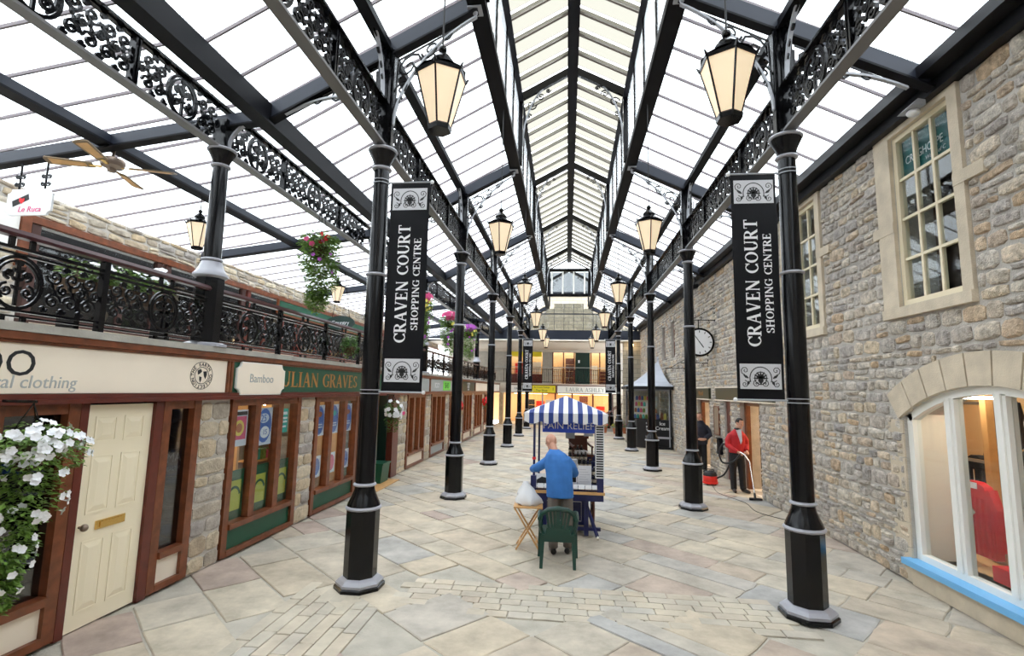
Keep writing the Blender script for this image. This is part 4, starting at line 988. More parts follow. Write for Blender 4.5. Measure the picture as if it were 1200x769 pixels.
# ------------------------------------------------------------------ gallery balustrade
BX = -4.50
bal = thing('balustrade', 'ornate black iron balustrade with timber handrail along the gallery', 'balustrade', (BX, 0, 2.737))
PIT = 1.52
bpanel = scroll_panel(PIT - .13, .44, .018, .02).mesh('scroll_panel'); bpanel.materials.append(M['black_iron'])
ys = [Y0 + PIT * k for k in range(-4, 18)]
obj('handrail', MB().prism([(-.04, .70), (.04, .70), (.05, .725), (.035, .76), (-.035, .76), (-.05, .725)], ys[0], ys[-1], 'Y'), 'handrail_wood', bal)
for z0_, z1_ in ((.60, .625), (.555, .575), (.09, .11), (.045, .06)): obj('rail', MB().box(-.018, .018, ys[0], ys[-1], z0_, z1_), 'black_iron', bal)
for y in ys[:-1]:
    obj('scroll_panel', bpanel, None, bal, (0, y + PIT / 2, .113))
    if abs((y - Y0) / (2 * D) - round((y - Y0) / (2 * D))) > .03: obj('post', MB().box(-.03, .03, -.03, .03, 0, .70), 'black_iron', bal, (0, y, 0))
    for dy in (-.08, .08):
        obj('baluster', MB().box(-.012, .012, -.02, .02, .625, .70), 'black_iron', bal, (0, y + PIT / 2 + dy, 0)); obj('baluster', MB().box(-.012, .012, -.02, .02, 0, .045), 'black_iron', bal, (0, y + PIT / 2 + dy, 0))

# ------------------------------------------------------------------ far end
FY = 33.4
fe = thing('wall_far', None, None); fe['kind'] = 'structure'; fe['label'] = 'far end of the court with shops on two floors'
box_('fascia_floor', -8.6, 4.75, FY, FY + 2.6, 2.06, 2.72, 'plaster', fe); box_('soffit', -8.6, 4.75, 30.1, 36.2, 5.16, 5.24, 'plaster', fe)
box_('upper_head', -8.6, 4.75, 35.9, 36.1, 4.98, 5.16, 'plaster', fe)
def piece(n, x0, x1, z0, z1, m, y=FY + 2.5, t=.2): return box_(n, x0, x1, y, y + t, z0, z1, m, fe)
for a, b in ((-8.6, -4.1), (-2.95, -2.7), (-1.75, -1.05), (2.95, 4.75)): piece('upper_pier', a, b, 2.72, 5.0, 'concrete')
for a, b in ((-4.1, -2.95), (-2.7, -1.75)): piece('red_panel', a, b, 2.72, 3.4, 'red_wood', FY + 2.55, .1); 
piece('yellow_board', -4.05, -1.8, 4.65, 5.0, 'sign_yellow', FY + 2.44, .05)
for a, b in ((-1.05, .55), (1.65, 2.95)):
    for x in (a, (a + b) / 2 - .04, b - .08): piece('window_post', x, x + .08, 2.72, 5.0, 'red_wood', FY + 2.5, .1)
piece('door_dark', .58, 1.62, 2.72, 5.0, 'dark_green', FY + 2.52, .08); obj('door_notice', MB().box(.78, .9, FY + 2.50, FY + 2.515, 4.25, 4.45), 'print_white', fe)
for a, b in ((-4.1, -2.95), (-2.7, -1.75), (-1.05, .55), (1.65, 2.95)): box_('pane', a, b, FY + 2.58, FY + 2.585, 2.75, 4.98, 'clear_glass', fe)
# rooms behind: upper and lower
mb = MB(); mb.box(-8.6, 4.75, 37.5, 37.6, 0, 5.2); obj('room_back', mb, 'warm_interior', fe); box_('room_floor', -8.6, 4.75, FY + 2.7, 37.5, 2.6, 2.72, 'warm_interior', fe)
for i, (x0, x1, z) in enumerate(((-4, -1.8, 5.1), (-1, .5, 5.1), (1.7, 2.9, 5.1), (-3.6, -1.4, 2.04), (-.6, 1.6, 2.04), (1.8, 3.2, 2.04))):
    box_('ceiling_light', x0, x1, 36.3 if z > 3 else 34.4, 37.2, z - .03, z, 'warm_panel_far', label='warm light panel in the %s far shop, %s' % ('upper' if z > 3 else 'lower', ('left', 'middle', 'right')[i % 3]), cat='ceiling light')
for i, (x, y, z, h, m) in enumerate([(-3.5, 36.9, 2.72, 1.5, 'vac_red'), (-2.2, 36.9, 2.72, 1.6, 'white_cloth'), (.2, 37.1, 2.72, 1.9, 'mahogany'), (-.7, 37.1, 2.72, 1.2, 'cream_paint'), (1.9, 37.1, 2.72, 1.4, 'cream_paint'), (2.65, 37.2, 2.72, 1.0, 'mahogany'), (1.2, 36.9, 0, 1.9, 'mahogany'), (2.4, 36.9, 0, 1.2, 'vac_red'), (-2.6, 36.5, 0, 1.6, 'cloth_dark'), (-1.9, 36.7, 0, 1.5, 'vac_red'), (-.2, 36.9, 0, 1.7, 'cream_paint'), (-1.2, 36.4, 0, 1.6, 'cloth_grey')]):
    e = thing('display_unit', 'display stand inside the far shops, %s in a row %s' % (ORD[i % 6], 'upstairs' if i < 6 else 'downstairs'), 'display stand', (x, y, z)); obj('body', MB().box(-.3, .3, -.15, .15, 0, h), m, e)
    for q in (.25, .5, .75): obj('shelf', MB().box(-.33, .33, -.2, .15, h * q, h * q + .03), 'pine_wood', e)
# lower shop fronts
for x in (-8.5, -4.4, -3.2, -1.6, -.75, .35, 1.7, 2.95): box_('shop_post', x - .05, x + .05, FY + .05, FY + .17, 0, 2.06, 'red_wood' if x > -1 else 'concrete', fe)
box_('pane', -3.15, 2.9, FY + .12, FY + .126, .3, 2.05, 'clear_glass', fe); box_('stall_riser', -3.15, -.8, FY + .06, FY + .16, 0, .3, 'concrete', fe)
box_('far_pier', 3.0, 4.75, FY - .1, FY + .3, 0, 2.06, 'ashlar', fe); box_('far_pier', -4.45, -4.2, FY - .2, FY + .3, 0, 2.06, 'sandstone', fe)
# signs and railing on the far gallery
def far_sign(x0, x1, m, label): 
    e = thing('fascia_sign', label, 'sign', ((x0 + x1) / 2, FY - .03, 2.12)); L = x1 - x0; obj('board', MB().box(-L / 2, L / 2, -.03, .02, 0, .46), m, e)
    obj('frame', MB().box(-L / 2 - .05, L / 2 + .05, -.02, .025, .46, .52).box(-L / 2 - .05, L / 2 + .05, -.02, .025, -.06, 0).box(-L / 2 - .05, -L / 2, -.02, .025, 0, .46).box(L / 2, L / 2 + .05, -.02, .025, 0, .46), 'red_wood', e); return e
s1 = far_sign(-.62, 3.3, 'white_paint', 'white far end fascia with grey serif lettering'); place_text(serif_mesh('LAURA ASHLEY', .26, 2.5), 'sign_grey', s1, (-.15, -.035, .23), (1, 0, 0))
s2 = far_sign(-2.35, -.75, 'sign_yellow', 'yellow toy shop sign at the far end'); place_text(text_mesh('Toy Shop', .2), 'green_paint', s2, (-.1, -.035, .13), (1, 0, 0)); place_text(text_mesh('the Craven Cottage', .13), 'green_paint', s2, (-.1, -.035, .34), (1, 0, 0)); place_text(text_mesh('1', .3), 'print_black', s2, (.65, -.035, .23), (1, 0, 0))
s3 = far_sign(-4.0, -2.5, 'white_paint', 'white far end fascia left of the yellow sign'); place_text(text_mesh('FASHION', .2), 'navy_paint', s3, (.2, -.035, .23), (1, 0, 0))
rl = thing('railing', 'black railing along the far upper gallery', 'railing', (0, FY + .05, 2.72))
obj('top_rail', MB().box(-8.5, 4.2, -.03, .03, 1.06, 1.1), 'sign_grey', rl); obj('mid_rail', MB().box(-8.5, 4.2, -.015, .015, .92, .95), 'black_iron', rl); obj('bottom_rail', MB().box(-8.5, 4.2, -.015, .015, .08, .11), 'black_iron', rl)
bmx = MB().box(-.012, .012, -.012, .012, .11, .92).mesh('baluster'); bmx.materials.append(M['black_iron'])
for k in range(62): obj('baluster', bmx, None, rl, (-4.2 + k * .135, 0, 0))
# ------------------------------------------------------------------ banners on the columns
def banner_print(parent, z0, w_=.44, h=.28):
    o = obj('print_panel', MB().box(-w_ / 2, w_ / 2, -.008, -.0065, z0, z0 + h), 'print_grey', parent)
    mb = MB(); zc = h / 2; ww, t = .010, .0015
    mb.ribbon(arc_pts(0, zc - .02, .115, .125, -.35, PI + .35, 18), ww, t); mb.ribbon(arc_pts(0, zc - .02, .065, .07, 0, 2 * PI, 14), ww, t)
    for k in range(7): a = PI * k / 6; leafbud(mb, 0, zc - .02, a, .085, .022, t)
    for s_ in (-1, 1):
        scroll(mb, s_ * .045, zc - .08, .042, PI / 2, -s_, ww * .8, t, n=10); scroll(mb, s_ * .165, zc + .065, .05, -PI / 2, s_, ww * .8, t, n=10); scroll(mb, s_ * .17, zc - .085, .042, PI / 2, s_, ww * .8, t, n=10)
        leafbud(mb, s_ * .13, zc - .02, PI / 2 - s_ * 1.0, .07, .03, t); leafbud(mb, s_ * .12, zc - .05, -PI / 2 + s_ * .5, .06, .03, t)
    mb.prism([(-.03, zc - .05), (0, zc - .09), (.03, zc - .05), (.02, zc), (-.02, zc)], -t / 2, t / 2)
    obj('scroll_print', mb, 'print_black', o, (0, -.0092, z0), (0, 0, PI / 2))
BSER = {}
def banner(x, y, s_, label):
    """s_: side of the column it hangs on"""
    e = thing('banner', label, 'banner', (x + s_ * .385, y, 2.22), group='shopping centre banners')
    H = 2.62; W = .5
    n = 14; mb = MB(); vs = []; fs = []
    for i in range(n + 1):
        z = H * i / n
        for x_ in (-W / 2, -W / 6, W / 6, W / 2):
            vs.append((x_, .006 * math.sin(z * 5 + x_ * 7) * (1 if 0 < i < n else 0), z))
    for i in range(n):
        for k in range(3): fs.append((i * 4 + k, i * 4 + k + 1, i * 4 + 5 + k, i * 4 + 4 + k))
    mb.add(vs, fs); mb.add([(a, b + .004, c) for a, b, c in vs], [f[::-1] for f in fs]); obj('cloth', mb, 'banner_black', e, smooth='all')
    banner_print(e, .12); banner_print(e, 2.26)
    for nm, st_, h, L, xx, zz in (('big', 'CRAVEN COURT', .15, 1.47, -.05, 1.33), ('small', 'SHOPPING CENTRE', .088, 1.15, .125, 1.32)):
        if nm not in BSER: BSER[nm] = serif_mesh(st_, h, L); BSER[nm].materials.append(M['print_white'])
        o = bpy.data.objects.new('lettering', BSER[nm]); COL.objects.link(o); o.parent = e; o.matrix_local = smat(right=(0, 0, 1), up=(-1, 0, 0), loc=(xx, -.0095, zz))
    for z in (-.0, H):
        a = obj('arm', MB().tube([(-s_ * .285, 0, z), (s_ * .27, 0, z)], .011, 8), 'grey_paint', e); obj('end_cap', MB().ball((s_ * .275, 0, z), .024, 10, 6), 'plastic_white', a)
        mb = MB()
        for dz in (-.022, .022): mb.lathe([(.113, z + dz - .005), (.117, z + dz - .005), (.117, z + dz + .005), (.113, z + dz + .005)], 18, (-s_ * .385, 0, 0), cap=False)
        obj('clamp', mb, 'grey_paint', a)
for i in (0, 4):
    y = Y0 + D * i; w_ = 'nearest' if i == 0 else 'far'
    banner(XL, y, 1, 'black shopping centre banner on the %s left column' % w_); banner(XR, y, -1, 'black shopping centre banner on the %s right column' % w_)

# ------------------------------------------------------------------ hanging lanterns
def lantern_parts(e, k=1.0, top=2.6, h=.5, r0=.10, r1=.225, rod=True, clip=None):
    """origin = bottom of the lantern"""
    rot = PI / 6
    obj('bottom_ring', MB().lathe([(r0 * .55 * k, -.02 * k), (r0 * 1.05 * k, -.02 * k), (r0 * 1.12 * k, .02 * k), (r0 * k, .035 * k)], 6, rot=rot), 'black_iron', e)
    for q in range(6):
        a = rot + PI / 3 * q; b = a + PI / 3; c, s = math.cos, math.sin
        P = [(r0 * k * c(a), r0 * k * s(a), .03 * k), (r0 * k * c(b), r0 * k * s(b), .03 * k), (r1 * k * c(b), r1 * k * s(b), h * k), (r1 * k * c(a), r1 * k * s(a), h * k)]
        ctr = Vector((0, 0, .3)); mb = MB()
        I = [tuple(x * .97 if j < 2 else x for j, x in enumerate(p)) for p in P]; mb.add(P + I, [(0, 1, 2, 3), (7, 6, 5, 4), (0, 4, 5, 1), (1, 5, 6, 2), (2, 6, 7, 3), (3, 7, 4, 0)])
        obj('glass_pane', mb, 'lamp_glass', e)
        obj('rib', MB().tube([P[0], P[3]], .009 * k, 5), 'black_iron', e)
        obj('horn', MB().tube([(r1 * k * c(a), r1 * k * s(a), h * k), (r1 * 1.13 * k * c(a), r1 * 1.13 * k * s(a), (h + .045) * k)], [.018 * k, .006 * k], 5), 'black_iron', e)
    obj('eaves_ring', MB().lathe([(r1 * 1.02 * k, (h - .015) * k), (r1 * 1.06 * k, (h + .015) * k), (r1 * .95 * k, (h + .03) * k)], 6, rot=rot), 'black_iron', e)
    obj('crown', MB().lathe([(r1 * .98 * k, (h + .03) * k), (r1 * .62 * k, (h + .075) * k), (r1 * .42 * k, (h + .12) * k), (r1 * .45 * k, (h + .15) * k), (r1 * .32 * k, (h + .19) * k), (r1 * .12 * k, (h + .23) * k)], 12), 'black_iron', e, smooth=True)
    obj('finial', MB().ball((0, 0, (h + .265) * k), .04 * k, 10, 6), 'black_iron', e, smooth=True)
    obj('rod', MB().tube([(0, 0, (h + .29) * k), (0, 0, top)], .008, 6), 'black_paint', e)
proto = thing('pendant_lantern', 'x', 'lamp', (0, 0, 0), group='hanging lanterns over the court'); lantern_parts(proto)
LY = [4.1, 8.2, 13.1, 18.1, 23.2, 27.0]
first = True
for i, y in enumerate(LY):
    for s_, x in (('left', -1.14), ('right', 1.33)):
        o = proto if first else copy_tree(proto); first = False
        o.location = (x, y, 4.56); o['label'] = 'glass lantern hanging on a rod over the %s of the court, %s from the camera' % (s_, ORD[i])
small = thing('gallery_lantern', 'small glass lantern hanging over the gallery beside its nearest column', 'lamp', (-6.27, 7.65, 4.55), group='lanterns over the gallery'); lantern_parts(small, .85, .93)
for y, l in ((12.9, 'small glass lantern over the gallery beside the pink flower basket'), (17.7, 'small glass lantern over the gallery near its second column')): o = copy_tree(small); o.location = (-6.27, y, 4.55); o['label'] = l
# ------------------------------------------------------------------ ceiling fan
fan = thing('ceiling_fan', 'brown four blade ceiling fan under the gallery roof', 'fan', (-6.27, Y0 + .1, 5.43), .35)
obj('stem', MB().tube([(0, 0, .03), (0, 0, -.1)], .02, 8), 'bronze', fan); obj('motor', MB().lathe([(.05, -.10), (.14, -.11), (.15, -.16), (.13, -.21), (.06, -.24), (.05, -.28), (.02, -.29)][::-1], 18), 'bronze', fan, smooth=True)
for q in range(4):
    b = obj('blade', MB().prism([(.22, -.06), (.75, -.085), (.78, -.05), (.78, .05), (.75, .085), (.22, .06)], -.006, .006, 'Z'), 'fan_wood', fan, (0, 0, -.21), (.22, 0, PI / 2 * q)); obj('blade_arm', MB().box(.12, .27, -.02, .02, -.015, -.007), 'brass', b)
    obj('blade_inset', MB().prism([(.3, -.04), (.72, -.06), (.72, .06), (.3, .04)], -.009, -.0065, 'Z'), 'pine_wood', b)
# ------------------------------------------------------------------ white hanging sign on scroll hooks
hsn = thing('hanging_sign', 'white scallop cornered sign with red and black emblem hanging over the gallery', 'sign', (-7.32, Y0 - .02, 4.50))
hw, hh, c = .345, .185, .06; Q = []
for sx_, sy_, o_ in ((1, 1, 0), (-1, 1, 1), (-1, -1, 0), (1, -1, 1)):
    pts = [(sx_ * (hw - c * math.sin(PI / 2 * q / 4)), .185 + sy_ * (hh - c * math.cos(PI / 2 * q / 4))) for q in range(5)]; Q += pts if not o_ else pts[::-1]
obj('board', MB().prism(Q, -.015, .015, 'Y'), 'plastic_white', hsn); em = obj('emblem', MB().prism([(-.26, .20), (-.02, .30), (.0, .22), (-.24, .12)], -.018, -.0155, 'Y'), 'print_black', hsn)
obj('emblem_heart', MB().prism([(-.15, .20), (-.11, .16), (-.07, .20), (-.07, .24), (-.11, .23), (-.15, .25)], -.021, -.0185, 'Y'), 'petal_red', em)
place_text(text_mesh('Le Ruca', .11, shear=.2), 'petal_pink', hsn, (.02, -.017, .08), (1, 0, 0))
for x in (-.2, .2):
    mb = MB(); mb.tube([(x, 0, .37), (x, 0, .75)], .014, 6); h_ = obj('hook', mb, 'black_iron', hsn)
    for z in (.45, .56):
        for s_ in (-1, 1): m2 = MB(); scroll(m2, s_ * .045, z, .04, 0 if s_ < 0 else PI, s_, .014, .014, n=9); obj('hook_scroll', m2, 'black_iron', h_, (x, 0, 0), (0, 0, -PI / 2))
wb = thing('fascia_sign', 'white blank board with brown edge under the hanging sign on the gallery', 'sign', (GX + .05, 4.4, 4.35)); obj('board', MB().box(-.03, 0, 0, 2.35, 0, .62), 'white_paint', wb); obj('frame', MB().box(-.03, .04, 2.36, 2.5, -.3, .62), 'brown_wood', wb)
gs = thing('fascia_sign', 'green fascia on the upper gallery behind the pink basket', 'sign', (GX + .075, 13.9, 4.42)); obj('board', MB().box(-.02, .02, 0, 7.5, 0, .36), 'green_paint', gs); obj('frame', MB().box(-.02, .04, -.06, 0, -.02, .4).box(-.02, .04, 0, 7.5, -.05, 0), 'brown_wood', gs)
ov = thing('oval_sign', 'green oval hanging sign on the gallery', 'sign', (-6.27, 13.2, 4.02)); obj('board', MB().prism([(.42 * math.cos(2 * PI * q / 20), .2 * math.sin(2 * PI * q / 20)) for q in range(20)], -.012, .012, 'Y'), 'dark_green', ov); place_text(text_mesh('Country', .15), 'print_grey', ov, (0, -.014, 0), (1, 0, 0)); obj('hanger', MB().tube([(-.25, 0, .15), (-.04, 0, 1.45)], .008, 5).tube([(.25, 0, .15), (.04, 0, 1.45)], .008, 5), 'black_iron', ov)
# small globe lights on the girder and a bulkhead light above the first window
for (x, y, z, l) in ((-4.35, Y0 + .25, 5.98, 'small white globe light beside the first gallery column top'), (-4.35, Y0 + 2 * D + .2, 5.98, 'small white globe light beside the second gallery column top')):
    e = thing('globe_light', l, 'lamp', (x, y, z)); obj('globe', MB().ball((0, 0, -.1), .055, 12, 8), 'bulkhead_glass', e, smooth=True); obj('cap', MB().lathe([(.03, -.05), (.055, -.055), (.05, -.03), (.02, 0)], 12), 'silver_paint', e); obj('arm', MB().tube([(0, 0, 0), (-.1, -.04, .02), (-.2, -.1, -.1)], .01, 6), 'silver_paint', e)
e = thing('bulkhead_light', 'grey floodlight under the gutter above the first sash window', 'lamp', (WX - .2, 6.12, 5.76)); obj('hood', MB().prism([(-.1, -.06), (.06, -.06), (.06, .0), (-.02, .02)], -.13, .13, 'Y'), 'grey_paint', e); obj('globe', MB().ball((-.0, 0, -.09), .07, 12, 8, (1, 1, .7)), 'bulkhead_glass', e, smooth=True)
for i, y in enumerate((10.9, 16.2)):
    e = thing('floodlight', 'black floodlight under the right gutter, %s from the camera' % ORD[i], 'lamp', (WX - .3, y, 5.62)); obj('head', MB().prism([(-.14, -.1), (.1, -.02), (.1, .1), (-.08, .06)], -.12, .12, 'Y'), 'black_paint', e); obj('yoke', MB().tube([(.0, 0, .05), (.05, 0, .3)], .015, 6), 'black_paint', e)

# ------------------------------------------------------------------ right wall fittings: clock, brackets, signs, menu board
def wall_bracket(y, z, label, L=.85):
    e = thing('wall_bracket', label, 'bracket', (WX - .02, y, z)); obj('arm', MB().tube([(0, 0, 0), (-L, 0, 0)], .014, 6), 'black_iron', e); obj('brace', MB().tube([(0, 0, .38), (-L * .75, 0, .02)], .011, 6), 'black_iron', e); obj('wall_plate', MB().box(0, .018, -.03, .03, -.1, .45), 'black_iron', e)
    mb = MB()
    for q, s_ in ((.2, 1), (.45, -1), (.7, 1)): scroll(mb, q * L, -.07 * s_, .055, PI / 2 * s_, s_, .012, .014, n=9)
    obj('scrolls', mb, 'black_iron', e, None, (0, 0, PI / 2)); return e
wall_bracket(15.1, 4.42, 'black scrolled wall bracket holding the clock'); wall_bracket(15.9, 3.2, 'black scrolled wall bracket below the clock, nearer the dark sign', .8); wall_bracket(18.4, 3.15, 'black scrolled wall bracket beside the kiosk roof', .8)
ck = thing('wall_clock', 'round white faced clock with black rim hanging on a bracket', 'clock', (3.83, 15.1, 3.76)); R = .42
obj('case', MB().tube([(0, -.09, 0), (0, .09, 0)], R, 32), 'black_iron', ck, smooth=True); f_ = obj('face', MB().tube([(0, -.096, 0), (0, -.0905, 0)], R * .86, 32), 'plastic_white', ck)
for k in range(12):
    a = 2 * PI * k / 12; o = obj('hour_mark', MB().box(-.012, .012, -.002, 0, .28, .34), 'print_black', f_, (0, -.097, 0), (0, a, 0))
obj('hour_hand', MB().box(-.014, .014, -.002, 0, -.03, .19), 'print_black', f_, (0, -.099, 0), (0, math.radians(145), 0)); obj('minute_hand', MB().box(-.010, .010, -.002, 0, -.04, .27), 'print_black', f_, (0, -.1015, 0), (0, math.radians(-35), 0))
obj('hanger', MB().tube([(0, 0, R), (0, 0, .66)], .015, 6), 'black_iron', ck)
for (y0_, y1_, l, tx) in ((11.0, 15.0, 'dark bronze fascia over the doorway where the red jacket man stands', ''), (15.7, 18.5, 'dark bronze fascia over the doorway behind the navy coat man', 'World')):
    e = thing('fascia_sign', l, 'sign', (WX - .04, (y0_ + y1_) / 2, 2.12)); L = y1_ - y0_; obj('board', MB().box(-.03, .035, -L / 2, L / 2, 0, .32), 'sign_bronze', e); obj('edge', MB().box(-.045, .035, -L / 2 - .02, L / 2 + .02, .32, .35).box(-.045, .035, -L / 2 - .02, L / 2 + .02, -.03, 0), 'cream_paint', e)
    if tx: place_text(text_mesh(tx, .2), 'gold_paint', e, (-.0315, -.5, .16), (0, -1, 0))
mbd = thing('menu_board', 'brown menu board on the wall beside the navy coat man', 'board', (WX - .05, 15.05, 1.15)); obj('panel', MB().box(0, .03, -.22, .22, 0, .75), 'mid_interior', mbd); obj('frame', MB().box(-.01, .02, -.25, -.22, -.03, .78).box(-.01, .02, .22, .25, -.03, .78).box(-.01, .02, -.22, .22, .75, .78).box(-.01, .02, -.22, .22, -.03, 0), 'brown_wood', mbd)
# doors and rooms behind the right wall
for i, (hole, deep, m) in enumerate(((D1, 2.2, 'white_interior'), (D2, .5, 'dark_interior'), (D3, 2.0, 'white_interior'))):
    y0_, y1_ = hole[0], hole[1]; mb = MB(); x0_ = WX + .45
    mb.box(x0_ + deep, x0_ + deep + .05, y0_ - .4, y1_ + .8, 0, 2.4); mb.box(x0_, x0_ + deep, y0_ - .45, y0_ - .4, 0, 2.4); mb.box(x0_, x0_ + deep, y1_ + .8, y1_ + .85, 0, 2.4); mb.box(x0_, x0_ + deep, y0_ - .4, y1_ + .8, 2.35, 2.4); mb.box(x0_ - .4, x0_ + deep, y0_ - .4, y1_ + .8, -.1, -.005)
    obj('shop_room', mb, m, kind='structure', label='room behind the %s doorway in the stone wall' % ORD[i])
    if i != 1:
        box_('ceiling_light', x0_ + .5, x0_ + 1.5, y0_, y1_, 2.3, 2.345, 'warm_panel', label='warm ceiling light inside the %s right doorway' % ('first' if i == 0 else 'last'), cat='ceiling light')
        mb = MB(); mb.box(WX + .1, WX + .2, y0_, y0_ + .08, 0, 2.1); mb.box(WX + .1, WX + .2, y1_ - .14, y1_, 0, 2.1); mb.box(WX + .1, WX + .2, y0_ + .08, y1_ - .14, 2.0, 2.1); obj('door_frame', mb, 'brown_wood', kind='structure', label='brown timber frame of the %s right doorway' % ('first' if i == 0 else 'last'))
    else:
        d_ = thing('door_3', None, None); d_['kind'] = 'structure'; d_['label'] = 'dark red narrow door in the stone wall'; box_('door_leaf', WX + .06, WX + .1, y0_, y1_, 0, 2.1, 'red_wood', d_); box_('letter_box', WX + .04, WX + .0595, y0_ + .14, y0_ + .34, .9, 1.15, 'black_paint', d_)
pb = thing('post_box', 'small dark box fixed to the wall beside the narrow red door', 'box', (WX - .06, 14.7, .62)); obj('body', MB().box(-.06, .03, -.12, .12, 0, .42), 'black_paint', pb); obj('lid', MB().box(-.08, .03, -.13, .13, .42, .45), 'black_paint', pb)

# ------------------------------------------------------------------ arched shop window
aw = thing('window_6', None, None); aw['kind'] = 'structure'; aw['label'] = 'arched white framed shop window with blue sill'
AX = WX + .035
def az(y): return azc + math.sqrt(max(0, AR_R ** 2 - (y - ayc) ** 2))
mb = MB()
pts = arch; inner_ = [(ayc + (AR_R - .09) * math.sin(t), azc + (AR_R - .09) * math.cos(t)) for t in [-ah * .985 + 2 * ah * .985 * i / 20 for i in range(21)]]
for i in range(20): mb.prism([pts[i], pts[i + 1], inner_[i + 1], inner_[i]], AX, AX + .1)
mb.box(AX, AX + .1, AR[1] - .10, AR[1] - .004, .305, az(AR[1] - .05)); mb.box(AX, AX + .1, AR[0] + .004, AR[0] + .10, .305, az(AR[0] + .05)); mb.box(AX, AX + .1, AR[0] + .1, AR[1] - .1, .305, .38)
obj('window_frame', mb, 'white_paint', aw)
for y in (6.29, 5.60, 4.95): box_('mullion', AX, AX + .1, y - .075, y + .075, .38, az(y) - .08, 'white_paint', aw); box_('mullion_bead', AX - .02, AX - .001, y - .03, y + .03, .38, az(y) - .08, 'white_paint', aw)
eds = [AR[0] + .1, 4.875, 5.025, 5.525, 5.675, 6.215, 6.365, AR[1] - .1]
for a, b in zip(eds[::2], eds[1::2]):
    n = 6; P = [(a, .38)] + [(b, .38)] + [(b + (a - b) * q / n, az(b + (a - b) * q / n) - .085) for q in range(n + 1)]
    obj('pane', MB().prism(P, AX + .05, AX + .056), 'clear_glass', aw)
# shop behind
mb = MB(); RX = WX + .45
mb.box(RX + 2.5, RX + 2.55, 3.0, 10.6, 0, 2.6); mb.box(RX + .0, RX + 2.5, 3.0, 3.05, 0, 2.6); mb.box(RX + .0, RX + 2.5, 10.55, 10.6, 0, 2.6); mb.box(RX - .3, RX + 2.5, 3.05, 10.55, .25, .3); mb.box(RX, RX + 2.5, 3.05, 10.55, 2.5, 2.6)
obj('shop_room', mb, 'warm_interior', kind='structure', label='clothes shop interior behind the arched window')
box_('display_wall', WX + .14, RX + .12, 6.985, 7.018, .3, 2.2, 'white_interior', kind='structure', label='white painted reveal at the left of the arched shop window')
for i, (x, y) in enumerate(((RX + .75, 7.7), (RX + .5, 6.2), (RX + 1.7, 9.3))): box_('strip_light', x - .1, x + .1, y - .35, y + .35, 2.46, 2.5, 'strip_light', label='white strip light in the clothes shop ceiling, %s from the left' % ORD[i], cat='ceiling light')
box_('strip_light', RX - .1, RX - .04, 6.1, 6.7, 2.28, 2.31, 'strip_light', label='added white light brightening the reveal of the arched window', cat='ceiling light')  # extra light added at the window head to brighten the white reveal
def garment(e, w_, h, d, m, sleeves=True, tag_=True):
    """hanging jumper, origin at its hem; lies in the YZ plane"""
    P = [(-w_ / 2, 0), (w_ / 2, 0), (w_ / 2 * 1.02, h * .72), (w_ * .34, h * .95), (w_ * .14, h), (-w_ * .14, h), (-w_ * .34, h * .95), (-w_ / 2 * 1.02, h * .72)]
    obj('body', MB().prism(P, -d, d), m, e)
    for k in range(7):
        y = -w_ / 2 + w_ * (k + .5) / 7; obj('fold', MB().tube([(-d, y, .02), (-d - .012, y + .01, h * .4), (-d, y, h * .78)], .022, 6), m, e)
    if sleeves:
        for s_ in (-1, 1): obj('sleeve', MB().tube([(0, s_ * w_ * .38, h * .9), (0, s_ * w_ * .54, h * .66), (0, s_ * w_ * .55, h * .12)], [.07, .06, .045], 8), m, e)
ju = thing('red_jumper', 'red jumper hanging in the arched shop window', 'jumper', (RX + .25, 6.93, .42)); garment(ju, .56, .86, .05, 'jumper_red'); obj('neck_label', MB().prism([(-.08, .5), (-.0, .42), (.08, .5), (0, .58)], -.085, -.08), 'dressed_stone', ju); obj('collar', MB().box(-.07, -.052, -.1, .1, .78, .85), 'print_white', ju); obj('hanger', MB().tube([(0, 0, .84), (0, 0, 1.0)], .006, 5), 'chrome', ju)
for i, (x, y, m, z) in enumerate(((RX + 1.15, 8.62, 'cloth_dark', .75), (RX + 1.35, 8.35, 'cloth_dark', .70), (RX + 1.6, 8.1, 'cloth_grey', .75), (RX + 2.1, 9.0, 'cloth_dark', .75), (RX + 1.3, 8.9, 'cloth_dark', 1.58), (RX + 2.0, 8.6, 'cloth_dark', 1.55))):
    e = thing('hanging_garment', '%s hanging garment deeper in the clothes shop, %s from the left' % ({'cloth_dark': 'dark', 'cloth_grey': 'grey', 'jumper_red': 'red'}[m], ORD[i]), 'garment', (x, y, z)); garment(e, .36, .75, .06, m)
rk = thing('clothes_rack', 'pine clothes rack uprights inside the arched shop window', 'rack', (RX + 1.0, 7.9, .3))
for y in (-.25, .6): obj('upright', MB().box(-.05, .05, y - .05, y + .05, 0, 2.15), 'pine_wood', rk)
for z in (1.1, 1.9): obj('rail', MB().box(-.02, .02, -.25, .6, z, z + .04), 'chrome', rk)
pd = thing('display_plinth', 'pine display plinth on the shop window floor', 'plinth', (RX + .72, 6.75, .3)); obj('top', MB().box(-.25, .3, -.35, .4, .22, .27), 'pine_wood', pd); obj('body', MB().box(-.22, .27, -.32, .37, 0, .22), 'dressed_stone', pd)
bxr = thing('red_box', 'small red box at the front of the shop window', 'box', (RX + .02, 6.22, .3)); obj('body', MB().box(-.08, .08, -.14, .14, 0, .16), 'petal_red', bxr)
mq = thing('mannequin', 'headed shop mannequin in a dark jacket with red tags', 'mannequin', (RX + .22, 5.98, .3))
